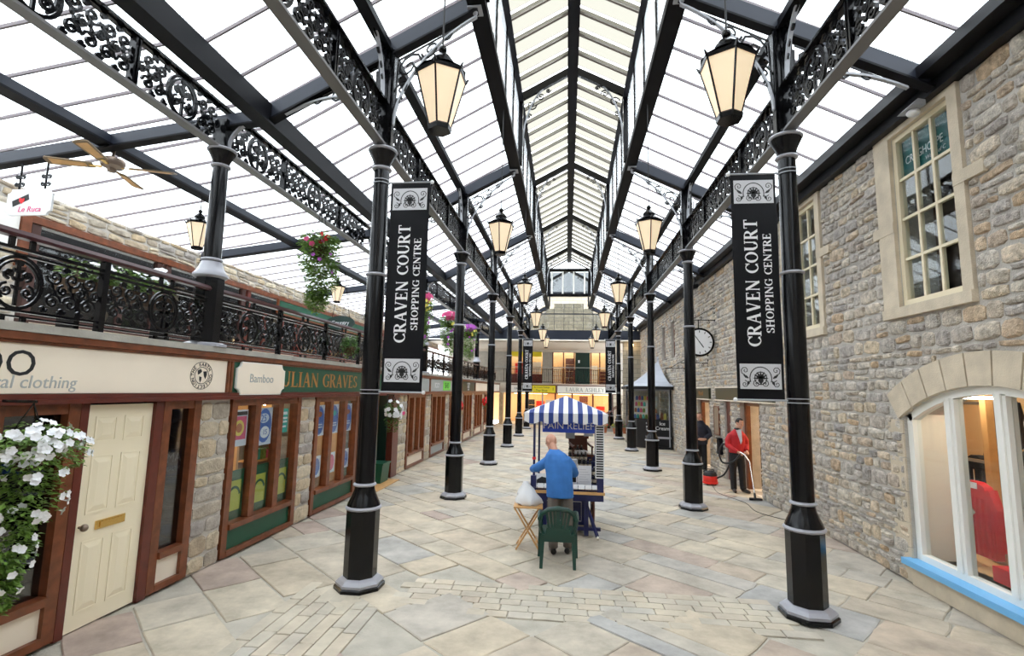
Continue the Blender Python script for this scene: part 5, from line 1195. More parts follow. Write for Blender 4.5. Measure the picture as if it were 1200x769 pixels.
obj('body', MB().lathe([(.10, .1), (.15, .5), (.17, .75), (.13, 1.0), (.18, 1.25), (.19, 1.38), (.07, 1.48), (.055, 1.55)], 14), 'cloth_dark', mq, smooth=True); obj('head', MB().ball((0, 0, 1.72), .115, 12, 9, (.9, .85, 1.25)), 'plaster', mq, smooth=True); obj('scarf', MB().lathe([(.10, 1.40), (.12, 1.46), (.07, 1.54)], 12), 'white_cloth', mq)
for s_ in (-1, 1): obj('sleeve', MB().tube([(0, s_ * .17, 1.36), (-.02, s_ * .25, 1.1), (-.06, s_ * .24, .82)], [.07, .06, .045], 8), 'cloth_dark', mq, smooth=True)
for z in (.5, .95): obj('price_tag', MB().box(-.21, -.2, -.05, .05, z, z + .14), 'petal_red', mq)
# shop board inside the first sash window
cb = thing('window_board', 'dark green shop board behind the top panes of the first sash window', 'sign', (WX + .085, 6.35, 5.10)); obj('board', MB().box(0, .01, -.45, .45, 0, .52), 'sign_teal', cb)
place_text(text_mesh('CRAGHOPPE', .15, sx=.76), 'print_white', cb, (-.0015, .07, .24), (0, -1, 0)); place_text(text_mesh('World of C', .07, shear=.2), 'print_grey', cb, (-.0015, -.12, .12), (0, -1, 0))

# ------------------------------------------------------------------ ice cream kiosk
kk = thing('kiosk', 'black and grey ice cream kiosk with pyramid roof against the stone wall', 'kiosk', (0, 0, 0))
A, Mi, B_, C_, Dk = (4.22, 21.1), (3.52, 21.32), (2.78, 22.35), (2.78, 24.0), (4.22, 24.0); ap = (3.95, 22.5, 3.62)
roofp = [(4.26, 20.85), (3.38, 21.1), (2.6, 22.2), (2.6, 24.2), (4.26, 24.2)]
for k in range(4):
    a, b = roofp[k], roofp[k + 1]; mb = MB(); n = 6; rows = []
    for q in range(n + 1):
        t = q / n; f = t ** .8; rows.append([(p[0] + (ap[0] - p[0]) * f, p[1] + (ap[1] - p[1]) * f, 2.52 + (ap[2] - 2.52) * (t ** 1.25)) for p in (a, b)])
    for q in range(n): mb.quad(rows[q][0], rows[q][1], rows[q + 1][1], rows[q + 1][0])
    o = obj('roof_face', mb, 'lead_grey', kk); o.modifiers.new('solid', 'SOLIDIFY').thickness = .02
    obj('roof_rib', MB().tube([r[0] for r in rows], .018, 5), 'lead_grey', kk); obj('eaves', MB().bar((a[0], a[1], 2.46), (b[0], b[1], 2.46), .1, .12), 'black_paint', kk)
obj('finial', MB().lathe([(.05, 3.6), (.03, 3.68), (.045, 3.74), (.01, 3.85)], 8, (ap[0], ap[1], 0)), 'lead_grey', kk)
def kiosk_face(a, b, tx, open_=False):
    d = Vector((b[0] - a[0], b[1] - a[1], 0)); L = d.length; d.normalize(); nrm = Vector((d.y, -d.x, 0)); P = lambda u, z, o=0: Vector((a[0], a[1], 0)) + d * u + nrm * o + Vector((0, 0, z))
    def pan(n, u0, u1, z0, z1, m, o0=0, o1=.03): 
        c = [P(u, z, o) for o in (o0, o1) for u, z in ((u0, z0), (u1, z0), (u1, z1), (u0, z1))]; return obj(n, MB().add(c, [(3, 2, 1, 0), (4, 5, 6, 7), (0, 1, 5, 4), (1, 2, 6, 5), (2, 3, 7, 6), (3, 0, 4, 7)]), m, kk)
    pan('lower_panel', .06, L - .06, .12, 1.18, 'black_paint'); pan('base_rail', 0, L, 0, .1, 'black_paint', 0, .06); pan('rail', 0, L, .42, .5, 'silver_paint', .031, .05)
    for u in (0, L - .06): pan('corner_post', u, u + .06, 0, 2.4, 'black_paint', 0, .05); pan('white_bead', u + .06 if u == 0 else u - .04, u + .10 if u == 0 else u, .1, 2.36, 'silver_paint', .031, .045)
    pan('glass', .1, L - .1, 1.18, 2.36, 'clear_glass', 0, .008); pan('head_bead', .06, L - .06, 2.34, 2.4, 'silver_paint', 0, .045)
    z = 1.02
    for s_, sz in tx:
        me = text_mesh(s_, sz); me.materials.append(M['print_white']); o = bpy.data.objects.new('lettering', me); COL.objects.link(o); o.parent = kk
        o.matrix_local = smat(right=d, up=(0, 0, 1), loc=P(L / 2, z, .033)); z -= sz * .95
kiosk_face(Mi, A, [('Ice', .2), ('Cream', .2)]); kiosk_face(B_, Mi, [('Chocolate', .15), ('Mint & Fudge', .13), ('Country Fare', .13)])
kiosk_face(C_, B_, [])
box_('counter', 2.9, 4.2, 21.6, 23.8, 0.02, 1.15, 'dark_interior', kk); box_('back_wall', 2.85, 4.2, 23.7, 23.78, 1.15, 2.4, 'white_interior', kk)
rnd = random.Random(5)
for i in range(4):
    for k in range(8):
        ci = rnd.randrange(7)
        e = obj('jar', MB().lathe([(.05, 0), (.055, .02), (.055, .13), (.035, .16), (.035, .18)], 8), gcols[ci], None, (2.95 + .10 * k + .04 * i, 22.45 - .12 * k + .1 * i, 1.16 + .26 * i)); tag(e, '%s sweet jar on the %s shelf inside the kiosk window' % (GNAME[ci], ('bottom', 'second', 'third', 'top')[i]), 'jar', 'sweet jars in the kiosk')
for i in range(4): obj('jar_shelf', MB().bar((2.9 + .04 * i, 22.55 + .1 * i, 1.13 + .26 * i), (3.72 + .04 * i, 21.56 + .1 * i, 1.13 + .26 * i), .14, .02), 'white_interior', kk)
for i, (x, z, m) in enumerate(((3.78, 1.16, 'poster_blue'), (3.95, 1.16, 'terracotta'), (4.08, 1.16, 'poster_yellow'), (3.65, 1.16, 'petal_red'))): tag(obj('treat_box', MB().box(-.06, .06, -.04, .04, 0, .16).prism([(-.06, .16), (.06, .16), (.04, .26), (-.04, .26)], -.03, .03, 'Y'), m, None, (x, 21.75, z)), '%s ice cream box behind the kiosk front glass' % ('blue', 'orange', 'yellow', 'red')[i], 'box', 'boxes in the kiosk')
# wall lamp on the far ashlar wall and folding steps by it
wl = thing('wall_lamp', 'lit wall lamp high on the far right stone pier', 'lamp', (3.75, 29.7, 4.75)); obj('glass', MB().lathe([(.06, 0), (.1, .3), (.05, .36)], 8), 'lamp_bulb', wl); obj('bracket', MB().box(-.03, .03, 0, .3, -.05, .0), 'black_iron', wl); obj('cap', MB().lathe([(.12, .36), (.02, .46)], 8), 'black_iron', wl)
box_('wall_end_pier', 3.3, 4.75, 30.0, 30.4, 0, 5.24, 'ashlar', kind='structure', label='far right ashlar pier beside the kiosk')
# ------------------------------------------------------------------ market stall
SXc = -.015
stl = thing('market_stall', 'navy market cart with blue and white striped canopy in the middle of the court', 'market stall', (SXc, 8.2, 0))
def SB(n, x0, x1, y0, y1, z0, z1, m, p=stl, **k): return box_(n, x0, x1, y0, y1, z0, z1, m, p, **k)
SB('table_top', -.56, .62, .0, 1.25, .66, .70, 'pine_wood'); SB('apron', -.54, .60, .02, 1.23, .56, .66, 'navy_paint'); SB('tray_board', -.54, .60, .05, 1.2, .70, .74, 'navy_paint')
SB('cabinet', -.42, .34, .25, 1.1, .14, .56, 'navy_paint'); obj('cabinet_trim', MB().ribbon([(-.3, .2), (.26, .2), (.26, .5), (-.3, .5), (-.3, .2)], .012, .004), 'print_grey', stl, (0, .246, 0), (0, 0, -PI / 2))
for x in (-.36, .30): SB('leg', x, x + .07, .1, .17, .02, .56, 'navy_paint')
SB('foot_bar', .12, .56, .12, .18, .09, .14, 'navy_paint'); obj('stay', MB().bar((.33, .15, .5), (.5, -.05, .05), .04, .04), 'navy_paint', stl); obj('caster', MB().tube([(.49, -.06, .035), (.52, -.06, .035)], .035, 12), 'chrome', stl)
for s_ in (1,):
    whl = obj('wheel', MB().tube([(.44, .75, .32), (.49, .75, .32)], .05, 12), 'mahogany', stl); n = 20; R = .3
    obj('rim', MB().tube([(.465, .75 + R * math.cos(2 * PI * q / n), .32 + R * math.sin(2 * PI * q / n)) for q in range(n + 1)], .024, 6), 'mahogany', whl)
    for q in range(8): a = PI / 4 * q; obj('spoke', MB().bar((.465, .75, .32), (.465, .75 + R * math.cos(a), .32 + R * math.sin(a)), .022, .022), 'pine_wood', whl)
for (x, y) in ((-.50, .06), (.56, .06), (-.48, 1.15), (.54, 1.15)): SB('post', x - .018, x + .018, y - .018, y + .018, .70, 1.93, 'navy_paint')
SB('post_block', -.55, -.46, .02, .1, .70, .92, 'navy_paint'); SB('post_block', .50, .60, .02, .1, .70, .92, 'navy_paint'); obj('red_collar', MB().lathe([(.03, 1.17), (.03, 1.21)], 8, (-.5, .06, 0)), 'petal_red', stl)
# canopy: striped faces cut along the hips
ex0, ex1, ey0, ey1, ez, apz = -.66, .66, -.06, 1.42, 1.92, 2.19; acx, acy = 0, (ey0 + ey1) / 2
NS = 17
def face(a, b, out):
    a = Vector((*a, ez)); b = Vector((*b, ez)); ap_ = Vector((acx, acy, apz))
    def top(t): return (a + b) / 2 + (ap_ - (a + b) / 2) * (1 - abs(2 * t - 1)) + (b - a) * (t - .5)
    # straight stripes square to the eaves
    for k in range(NS):
        t0, t1 = k / NS, (k + 1) / NS; ts = [t0, t1] if not t0 < .5 < t1 else [t0, .5, t1]
        low = [a + (b - a) * t for t in ts]; hi = [low[i] + ((ap_ - (a + b) / 2)) * (1 - abs(2 * t - 1)) for i, t in enumerate(ts)]
        mb = MB(); vs = low + hi; n = len(ts); fs = [(i, i + 1, n + i + 1, n + i) for i in range(n - 1)]; mb.add(vs, fs); mb.add([v - Vector((0, 0, .006)) for v in vs], [f[::-1] for f in fs])
        m_ = 'white_cloth' if k % 2 == 0 else 'blue_cloth'; obj('canopy_stripe', mb, m_, stl)
        mb = MB(); pts = []
        for q in range(4):
            t = t0 + (t1 - t0) * q / 3; p = a + (b - a) * t + Vector(out) * .006; d = .13 + .045 * abs(math.sin(t * PI * 5)) ; pts.append((p, p - Vector((0, 0, d))))
        mb.add([x for pr in pts for x in pr], [(2 * i, 2 * i + 2, 2 * i + 3, 2 * i + 1) for i in range(3)]); obj('valance', mb, m_, stl)
face((ex0, ey0), (ex1, ey0), (0, -1, 0)); face((ex1, ey0), (ex1, ey1), (1, 0, 0)); face((ex1, ey1), (ex0, ey1), (0, 1, 0)); face((ex0, ey1), (ex0, ey0), (-1, 0, 0))
sb = SB('sign_board', -.37, .46, .03, .055, 1.61, 1.84, 'royal_blue'); me = text_mesh('PAIN RELIEF', .155, sx=.98, spacing=1.02); place_text(me, 'print_grey', stl, (.045, .027, 1.715), (1, 0, 0))
SB('dark_notice', .0, .15, .25, .255, 1.50, 1.62, 'sign_grey'); SB('pale_notice', .30, .45, .3, .305, 1.54, 1.62, 'poster_pale')
ps = SB('price_strip', .47, .61, .0, .006, .92, 1.74, 'print_white')
pmx = MB().box(.485, .595, -.003, -.0005, 0, .022).mesh('price_line'); pmx.materials.append(M['print_black'])
for k in range(21): obj('price_line', pmx, None, ps, (0, 0, .94 + .038 * k))
# goods on the stall
def bottle_mesh(): return MB().lathe([(.028, 0), (.03, .01), (.03, .09), (.012, .115), (.012, .135), (.016, .137), (.016, .16), (.0, .161)], 10)
bme = bottle_mesh().mesh('bottle', True); bme.materials.append(M['shoe_dark']); capm = MB().lathe([(.0165, .137), (.0165, .162), (.0, .163)], 8).mesh('cap'); capm.materials.append(M['chrome']); lbm = MB().lathe([(.0308, .025), (.0308, .075)], 10, cap=False).mesh('paper_label'); lbm.materials.append(M['dressed_stone'])
for r in range(5):
    st_ = box_('display_step', .05, .58, .34 + .15 * r, .49 + .15 * r, .74, .76 + .10 * r, 'navy_paint', stl)
    for k in range(8 - r):
        b = thing('bottle', 'small dark bottle on the %s step of the stall display' % ('front', 'second', 'middle', 'fourth', 'back')[r], 'bottle', (SXc + .08 + .067 * k, 8.2 + .415 + .15 * r, .76 + .10 * r), group='bottles on the stall'); obj('body', bme, None, b); obj('cap', capm, None, b); obj('paper_label', lbm, None, b)
nt_ = thing('notice_card', 'white printed notice card standing among the stall bottles', 'card', (SXc + .31, 8.41, .74)); obj('sheet', MB().box(-.11, .11, -.004, 0, .02, .34), 'print_white', nt_); obj('stand', MB().box(-.12, .12, -.012, .02, 0, .02), 'navy_paint', nt_)
for k in range(6): obj('print_line', MB().box(-.085, .085 - .03 * (k % 3), -.0055, -.0045, .08 + .038 * k, .09 + .038 * k), 'print_grey', nt_)
nt2 = thing('picture_card', 'grey picture card standing beside the man on the stall', 'card', (SXc + .135, 8.43, .74)); obj('sheet', MB().box(-.09, .06, -.004, 0, .02, .44), 'print_white', nt2); obj('picture', MB().box(-.075, .05, -.0065, -.0045, .24, .42), 'cloth_grey', nt2); obj('picture', MB().box(-.02, .04, -.0065, -.0045, .07, .2), 'print_black', nt2)
for k in range(10):
    x = SXc - .50 + .108 * k
    tag(obj('leaflet', MB().prism([(-.05, .0), (.05, .0), (.05, .065), (-.05, .065)], -.004, .004, 'Y').box(-.05, .05, -.004, .03, -.004, 0), 'print_white', None, (x, 8.225, .745), (-.5, 0, 0)), 'white leaflet in the row along the front of the stall', 'leaflet', 'leaflets on the stall')
pp = thing('magazine', 'open black and white magazine at the left of the stall', 'magazine', (SXc - .36, 8.34, .742)); obj('page', MB().prism([(-.14, 0), (.14, 0), (.14, .2), (-.14, .2)], -.003, .003, 'Y'), 'print_white', pp, None, (-.35, 0, 0)); obj('picture', MB().prism([(-.10, .02), (.08, .02), (.12, .12), (-.02, .15), (-.10, .1)], -.006, -.004, 'Y'), 'cloth_dark', pp, None, (-.35, 0, 0))
ch = thing('display_chair', 'small carved mahogany armchair shown on the stall', 'chair', (SXc + .27, 9.24, .97), .25)
obj('display_box', MB().box(-.2, .2, -.16, .16, -.23, 0), 'navy_paint', ch)
for x in (-.16, .16):
    for y in (-.13, .13): obj('leg', MB().tube([(x, y, 0), (x, y, .16)], .018, 8), 'mahogany', ch)
obj('seat', MB().box(-.19, .19, -.16, .16, .16, .2), 'mahogany', ch); obj('cushion', MB().ball((0, 0, .22), .14, 12, 6, (1, .85, .35)), 'white_cloth', ch)
for x in (-.17, .17): obj('arm', MB().tube([(x, -.16, .33), (x, 0, .345), (x, .15, .37)], .02, 8), 'mahogany', ch); obj('arm_post', MB().tube([(x, -.13, .2), (x, -.13, .33)], .016, 8), 'mahogany', ch)
obj('back_rest', MB().bar((0, .15, .2), (0, .2, .46), .34, .03, (0, 1, 0)), 'mahogany', ch); obj('back_rail', MB().box(-.2, .2, .18, .22, .44, .5), 'mahogany', ch)

# ------------------------------------------------------------------ green plastic chair, seen from behind
pc = thing('plastic_chair', 'dark green plastic garden chair standing behind the man in blue', 'chair', (-.105, 7.02, 0), .02)
def bentbar(pts, w_, h): 
    mb = MB()
    for a, b in zip(pts, pts[1:]): mb.bar(a, b, w_, h)
    return mb
for s_ in (-1, 1):
    obj('leg', MB().add([(s_ * .17, -.17, .42), (s_ * .23, -.17, .42), (s_ * .23, -.12, .42), (s_ * .17, -.12, .42), (s_ * .195, -.24, 0), (s_ * .235, -.24, 0), (s_ * .235, -.2, 0), (s_ * .195, -.2, 0)], [(0, 1, 2, 3), (7, 6, 5, 4), (0, 4, 5, 1), (1, 5, 6, 2), (2, 6, 7, 3), (3, 7, 4, 0)]), 'plastic_green', pc)
    obj('leg', MB().add([(s_ * .20, .2, .6), (s_ * .26, .2, .6), (s_ * .26, .26, .6), (s_ * .20, .26, .6), (s_ * .235, .23, 0), (s_ * .275, .23, 0), (s_ * .275, .27, 0), (s_ * .235, .27, 0)], [(0, 1, 2, 3), (7, 6, 5, 4), (0, 4, 5, 1), (1, 5, 6, 2), (2, 6, 7, 3), (3, 7, 4, 0)]), 'plastic_green', pc)
    obj('arm_rest', MB().tube([(s_ * .235, .24, .60), (s_ * .25, .12, .625), (s_ * .25, -.05, .62), (s_ * .245, -.17, .60)], .026, 8), 'plastic_green', pc, smooth=True)
    obj('back_stile', MB().tube([(s_ * .20, -.14, .40), (s_ * .235, -.19, .52), (s_ * .235, -.21, .60), (s_ * .19, -.225, .70)], .024, 8), 'plastic_green', pc, smooth=True)
obj('seat', MB().prism([(-.21, -.18), (.21, -.18), (.24, .22), (.2, .26), (-.2, .26), (-.24, .22)], .39, .42, 'Z'), 'plastic_green', pc); obj('seat_apron', MB().box(-.2, .2, -.19, -.17, .32, .41), 'plastic_green', pc)
obj('back_top', MB().tube([(-.235, -.21, .60), (-.21, -.22, .675), (-.13, -.235, .735), (0, -.24, .755), (.13, -.235, .735), (.21, -.22, .675), (.235, -.21, .60)], .03, 8), 'plastic_green', pc, smooth=True)
obj('back_lower', MB().prism([(-.17, .40), (.17, .40), (.15, .50), (-.15, .50)], -.2, -.185, 'Y'), 'plastic_green', pc)
for k in range(7):
    q = (k - 3); obj('back_slat', MB().bar((q * .038, -.195, .49), (q * .052, -.235, .735), .030 if k != 3 else .05, .012, (0, 1, 0)), 'plastic_green', pc)
# ------------------------------------------------------------------ folding pine table and white bag
ft = thing('folding_table', 'small folding pine table with crossed legs beside the stall', 'table', (-.55, 7.62, 0), .05)
for k in range(5): obj('slat', MB().box(-.21, .21, -.16 + .066 * k, -.10 + .066 * k, .58, .6), 'pine_wood', ft)
for y in (-.14, .13):
    obj('leg', MB().bar((-.19, y, .575), (.17, y, .0), .022, .03, (0, 1, 0)), 'pine_wood', ft); obj('leg', MB().bar((.19, y + .024, .575), (-.17, y + .024, .0), .022, .03, (0, 1, 0)), 'pine_wood', ft)
for x, z in ((.12, .09), (-.12, .09), (.19, .565), (-.19, .565)): obj('cross_rail', MB().box(x - .012, x + .012, -.14, .15, z - .014, z + .012), 'pine_wood', ft)
bag = MB(); rows = [(.0, .14, .12), (.03, .18, .14), (.09, .175, .13), (.16, .14, .10), (.22, .10, .06), (.28, .06, .03), (.33, .035, .012)]; n = 14; vs = []
for i, (z, rx, ry) in enumerate(rows):
    for k in range(n):
        a = 2 * PI * k / n; j = 1 + .15 * math.sin(5 * a + i * 1.3) + .09 * math.sin(9 * a + i); vs.append((-.06 * (i / 6) + rx * j * math.cos(a), ry * j * math.sin(a), z))
bag.add(vs, [(i * n + k, i * n + (k + 1) % n, (i + 1) * n + (k + 1) % n, (i + 1) * n + k) for i in range(6) for k in range(n)] + [tuple(range(n - 1, -1, -1)), tuple(6 * n + k for k in range(n))])
obj('carrier_bag', bag, 'plastic_white', None, (-.54, 7.64, .601), None, None, True, label='crumpled white carrier bag on the folding pine table', cat='bag')
CH = []
# ------------------------------------------------------------------ people
def remesh(name, mb, m, voxel=.014, smooth_it=3):
    me = mb.mesh(name); o = bpy.data.objects.new(name, me); COL.objects.link(o)
    r = o.modifiers.new('r', 'REMESH'); r.mode = 'VOXEL'; r.voxel_size = voxel
    s = o.modifiers.new('s', 'SMOOTH'); s.iterations = smooth_it; s.factor = .5
    CH.append((o, m, name)); return o
def bake_all():
    dg = bpy.context.evaluated_depsgraph_get()
    for o, m, name in CH:
        me = bpy.data.meshes.new_from_object(o.evaluated_get(dg)); me.name = name; me.materials.clear(); me.materials.append(M[m]); me.polygons.foreach_set('use_smooth', [True] * len(me.polygons))
        o.modifiers.clear(); o.data = me
def loft(mb, rings, n=16):
    """rings: (x, y, z, rx, ry)"""
    vs = []
    for (x, y, z, rx, ry) in rings:
        for k in range(n): a = 2 * PI * k / n; vs.append((x + rx * math.cos(a), y + ry * math.sin(a), z))
    m = len(rings); mb.add(vs, [(i * n + k, i * n + (k + 1) % n, (i + 1) * n + (k + 1) % n, (i + 1) * n + k) for i in range(m - 1) for k in range(n)] + [tuple(range(n - 1, -1, -1)), tuple((m - 1) * n + k for k in range(n))])
def hand(mb, wrist, direction, palm_n, side, curl=.6):
    """palm and five fingers from the wrist"""
    d = Vector(direction).normalized(); n = Vector(palm_n); n = (n - d * n.dot(d)).normalized(); s = d.cross(n) * side; w0 = Vector(wrist)
    mb.tube([w0 - d * .03, w0 + d * .02, w0 + d * .06, w0 + d * .095], [.026, .034, .040, .034], 10)
    for k, (off, L) in enumerate(((-.030, .068), (-.010, .078), (.010, .073), (.030, .058))):
        p = w0 + d * .085 + s * off; pts = [p]; a = 0
        for q in range(3): a += curl * (.5 + .3 * q); p = p + (d * math.cos(a) + n * math.sin(a)) * (L / 3); pts.append(p)
        mb.tube(pts, [.0105, .010, .009, .0075], 8)
    p = w0 + d * .03 - s * .035; mb.tube([p, p - s * .022 + d * .025 + n * .01, p - s * .02 + d * .055 + n * .03], [.013, .011, .009], 8)
def head(mb, c, fwd, h=.235):
    f = Vector(fwd).normalized(); r = f.cross(Vector((0, 0, 1))).normalized(); c = Vector(c); u = r.cross(f)
    def E(off, rad):
        nb = MB(); nb.ball((0, 0, 0), 1, 14, 10); nb.v = [tuple(c + r * (off[0] + v[0] * rad[0]) + f * (off[1] + v[1] * rad[1]) + u * (off[2] + v[2] * rad[2])) for v in nb.v]; mb.add(nb.v, nb.f)
    E((0, -.005, .02), (.074, .095, .098)); E((0, .028, -.045), (.056, .062, .07)); E((0, .098, -.012), (.014, .022, .024)); E((0, .082, .018), (.045, .018, .012)); E((0, .082, -.058), (.026, .014, .010)); E((0, .07, -.095), (.03, .025, .022))
    for s_ in (-1, 1): E((s_ * .077, -.012, -.008), (.012, .022, .034))
    return f, r, u
def eyes(parent, c, f, r, u):
    for s_ in (-1, 1): p = Vector(c) + f * .088 + r * (s_ * .03) + u * .004; obj('eye', MB().ball(p, .0085, 8, 6), 'hair_dark', parent)
# --- man in the blue shirt
m1 = thing('person', 'bald man in blue shirt and grey trousers leaning over the stall', 'person', (-.1, 7.45, 0)); I1 = Matrix.Translation(-Vector((-.1, 7.45, 0)))
b = MB(); hc = Vector((-.225, 7.66, 1.515)); f, r, u = head(b, hc, (-.75, .75, -.5))
b.tube([(-.14, 7.52, 1.28), (-.175, 7.57, 1.40), (-.21, 7.62, 1.48)], [.05, .055, .056], 12); loft(b, [(-.09, 7.44, .85, .12, .08), (-.10, 7.46, 1.1, .12, .08), (-.13, 7.51, 1.26, .11, .07), (-.15, 7.535, 1.34, .06, .05)])
b.tube([(-.25, 7.53, 1.28), (-.43, 7.57, 1.16), (-.50, 7.74, 1.10)], [.045, .036, .026], 10); hand(b, (-.50, 7.74, 1.10), (-.1, .9, -.15), (0, -.1, -1), 1)
b.tube([(.0, 7.5, 1.27), (.13, 7.6, 1.10), (.03, 7.82, 1.02)], [.045, .036, .026], 10); hand(b, (.03, 7.82, 1.02), (-.4, .8, -.2), (0, 0, -1), -1)
for a, k, e in (((-.16, 7.43, .86), (-.185, 7.44, .48), (-.175, 7.40, .07)), ((-.01, 7.45, .86), (.025, 7.50, .48), (.03, 7.47, .07))): b.tube([a, k, e], [.07, .05, .035], 10)
body = remesh('body', b, 'skin', .009, 2)
t = MB(); loft(t, [(-.085, 7.44, .765, .195, .135), (-.09, 7.44, .88, .195, .135), (-.10, 7.455, 1.05, .19, .13), (-.115, 7.49, 1.20, .20, .135), (-.13, 7.51, 1.29, .195, .125), (-.145, 7.53, 1.355, .15, .105), (-.17, 7.56, 1.405, .085, .078), (-.18, 7.575, 1.42, .07, .066)])
t.tube([(-.24, 7.52, 1.28), (-.34, 7.54, 1.20), (-.44, 7.575, 1.135), (-.475, 7.65, 1.125), (-.50, 7.735, 1.10)], [.07, .072, .066, .058, .048], 12); t.tube([(-.01, 7.51, 1.27), (.075, 7.54, 1.18), (.12, 7.61, 1.08), (.05, 7.79, 1.03)], [.085, .075, .068, .05], 12)
shirt = remesh('shirt', t, 'shirt_blue', .012, 4); cuff = obj('cuff', MB().tube([(-.499, 7.725, 1.10), (-.505, 7.755, 1.097)], [.05, .047], 12), 'shirt_blue')
t = MB(); loft(t, [(-.085, 7.44, .95, .16, .11), (-.085, 7.44, .84, .175, .125), (-.085, 7.445, .76, .17, .125)])
for a, k, e in (((-.165, 7.44, .84), (-.185, 7.44, .48), (-.175, 7.405, .075)), ((.0, 7.45, .84), (.025, 7.495, .48), (.03, 7.475, .075))): t.tube([a, ((a[0] + k[0]) / 2, (a[1] + k[1]) / 2, .66), k, e], [.098, .09, .078, .068], 12)
trs = remesh('trousers', t, 'trouser_grey', .012, 4)
P1 = [body, shirt, cuff, trs]
for x, y, dx in ((-.175, 7.40, -.03), (.03, 7.47, .04)):
    s_ = MB(); s_.tube([(x - dx * .3, y - .07, .045), (x, y, .052), (x + dx * .8, y + .1, .045), (x + dx, y + .18, .035)], [.038, .045, .045, .032], 12); s_.v = [(a, b_, max(.004, c_)) for a, b_, c_ in s_.v]; P1.append(obj('shoe', s_, 'shoe_dark', smooth=True))
for o in P1: o.parent = m1; o.matrix_parent_inverse = I1
eyes(m1, hc - Vector((-.1, 7.45, 0)), f, r, u)
# --- man in the red jacket with the vacuum cleaner
ox, oy = 4.0, 12.62
m2 = thing('person', 'dark haired man in a red jacket vacuuming the paving', 'person', (ox, oy, 0)); I2 = Matrix.Translation(-Vector((ox, oy, 0)))
V = lambda x, y, z: (ox + x, oy + y, z)
b = MB(); hc2 = Vector(V(.06, -.10, 1.60)); f, r, u = head(b, hc2, (.45, -.75, -.35)); b.tube([V(.03, -.02, 1.42), V(.05, -.06, 1.53)], [.06, .055], 12)
loft(b, [V(0, 0, .9) + (.12, .09), V(.01, 0, 1.15) + (.13, .09), V(.02, -.01, 1.30) + (.12, .07), V(.02, -.01, 1.38) + (.06, .05)])
b.tube([V(-.13, -.02, 1.31), V(-.22, -.06, 1.08), V(-.02, -.24, .93)], [.045, .038, .026], 10); hand(b, V(-.02, -.24, .93), (.7, -.4, -.3), (0, .1, 1), 1, .9)
b.tube([V(.15, -.02, 1.31), V(.24, .04, 1.10), V(.20, -.12, .95)], [.045, .038, .026], 10); hand(b, V(.20, -.12, .95), (-.2, -.8, -.5), (0, .1, 1), -1, .7)
for s_ in (-1, 1): b.tube([V(s_ * .08, 0, .9), V(s_ * .10, -.02, .48), V(s_ * .10 + .02, .0, .07)], [.07, .05, .035], 10)
body = remesh('body', b, 'skin', .010, 2)
t = MB(); loft(t, [V(0, 0, .90) + (.165, .12), V(.0, 0, 1.0) + (.18, .125), V(.01, 0, 1.2) + (.20, .13), V(.015, -.01, 1.32) + (.195, .12), V(.02, -.015, 1.39) + (.145, .10), V(.03, -.03, 1.46) + (.075, .07)])
t.tube([V(-.13, -.015, 1.325), V(-.20, -.035, 1.20), V(-.225, -.07, 1.08), V(-.05, -.22, .945)], [.062, .068, .064, .05], 12); t.tube([V(.15, -.015, 1.325), V(.22, .0, 1.20), V(.24, .03, 1.10), V(.205, -.10, .965)], [.062, .068, .062, .05], 12)
jk = remesh('jacket', t, 'jacket_red', .013, 3)
t = MB(); loft(t, [V(0, 0, .96) + (.15, .10), V(0, 0, .86) + (.165, .115), V(0, 0, .78) + (.16, .115)])
for s_ in (-1, 1): t.tube([V(s_ * .075, 0, .85), V(s_ * .095, -.01, .62), V(s_ * .10, -.02, .46), V(s_ * .105 + .02, .0, .065)], [.095, .088, .078, .07], 12)
trs = remesh('trousers', t, 'trouser_black', .013, 3); P2 = [body, jk, trs]
P2.append(obj('shirt_front', MB().prism([(ox - .03, 1.44), (ox + .075, 1.46), (ox + .085, 1.2), (ox + .06, 1.12)], oy - .165, oy - .10, 'Y'), 'poster_pale')); P2.append(obj('collar', MB().lathe([(.078, 1.43), (.085, 1.47), (.07, 1.49)], 14, (ox + .035, oy - .035, 0)), 'shoe_dark'))
for s_ in (-1, 1):
    q = MB(); x, y = ox + s_ * .105 + .02, oy; q.tube([(x, y + .06, .045), (x, y, .05), (x + .03 * s_ + .02, y - .1, .045), (x + .05 * s_ + .03, y - .18, .035)], [.036, .043, .044, .03], 12); q.v = [(a, b_, max(.004, c_)) for a, b_, c_ in q.v]; P2.append(obj('shoe', q, 'shoe_dark', smooth=True))
def hair_cap(hc, f, r, u, m, low=-.15, front=.42):
    nb = MB(); nb.ball((0, 0, 0), 1, 16, 12); vs = [tuple(hc + r * v[0] * .082 + f * (-.012 + v[1] * .104) + u * (.024 + v[2] * .105)) for v in nb.v]
    k = [fc for fc in nb.f if all((nb.v[i][2] > low or nb.v[i][1] < -.3) and nb.v[i][2] > -.7 and (nb.v[i][1] < front or nb.v[i][2] > .62) for i in fc)]
    q = MB(); q.add(vs, k); o = obj('hair', q, m, smooth='all'); so = o.modifiers.new('solid', 'SOLIDIFY'); so.thickness = .012; return o
P2.append(hair_cap(hc2, f, r, u, 'hair_dark'))
for o in P2: o.parent = m2; o.matrix_parent_inverse = I2
eyes(m2, hc2 - Vector((ox, oy, 0)), f, r, u)
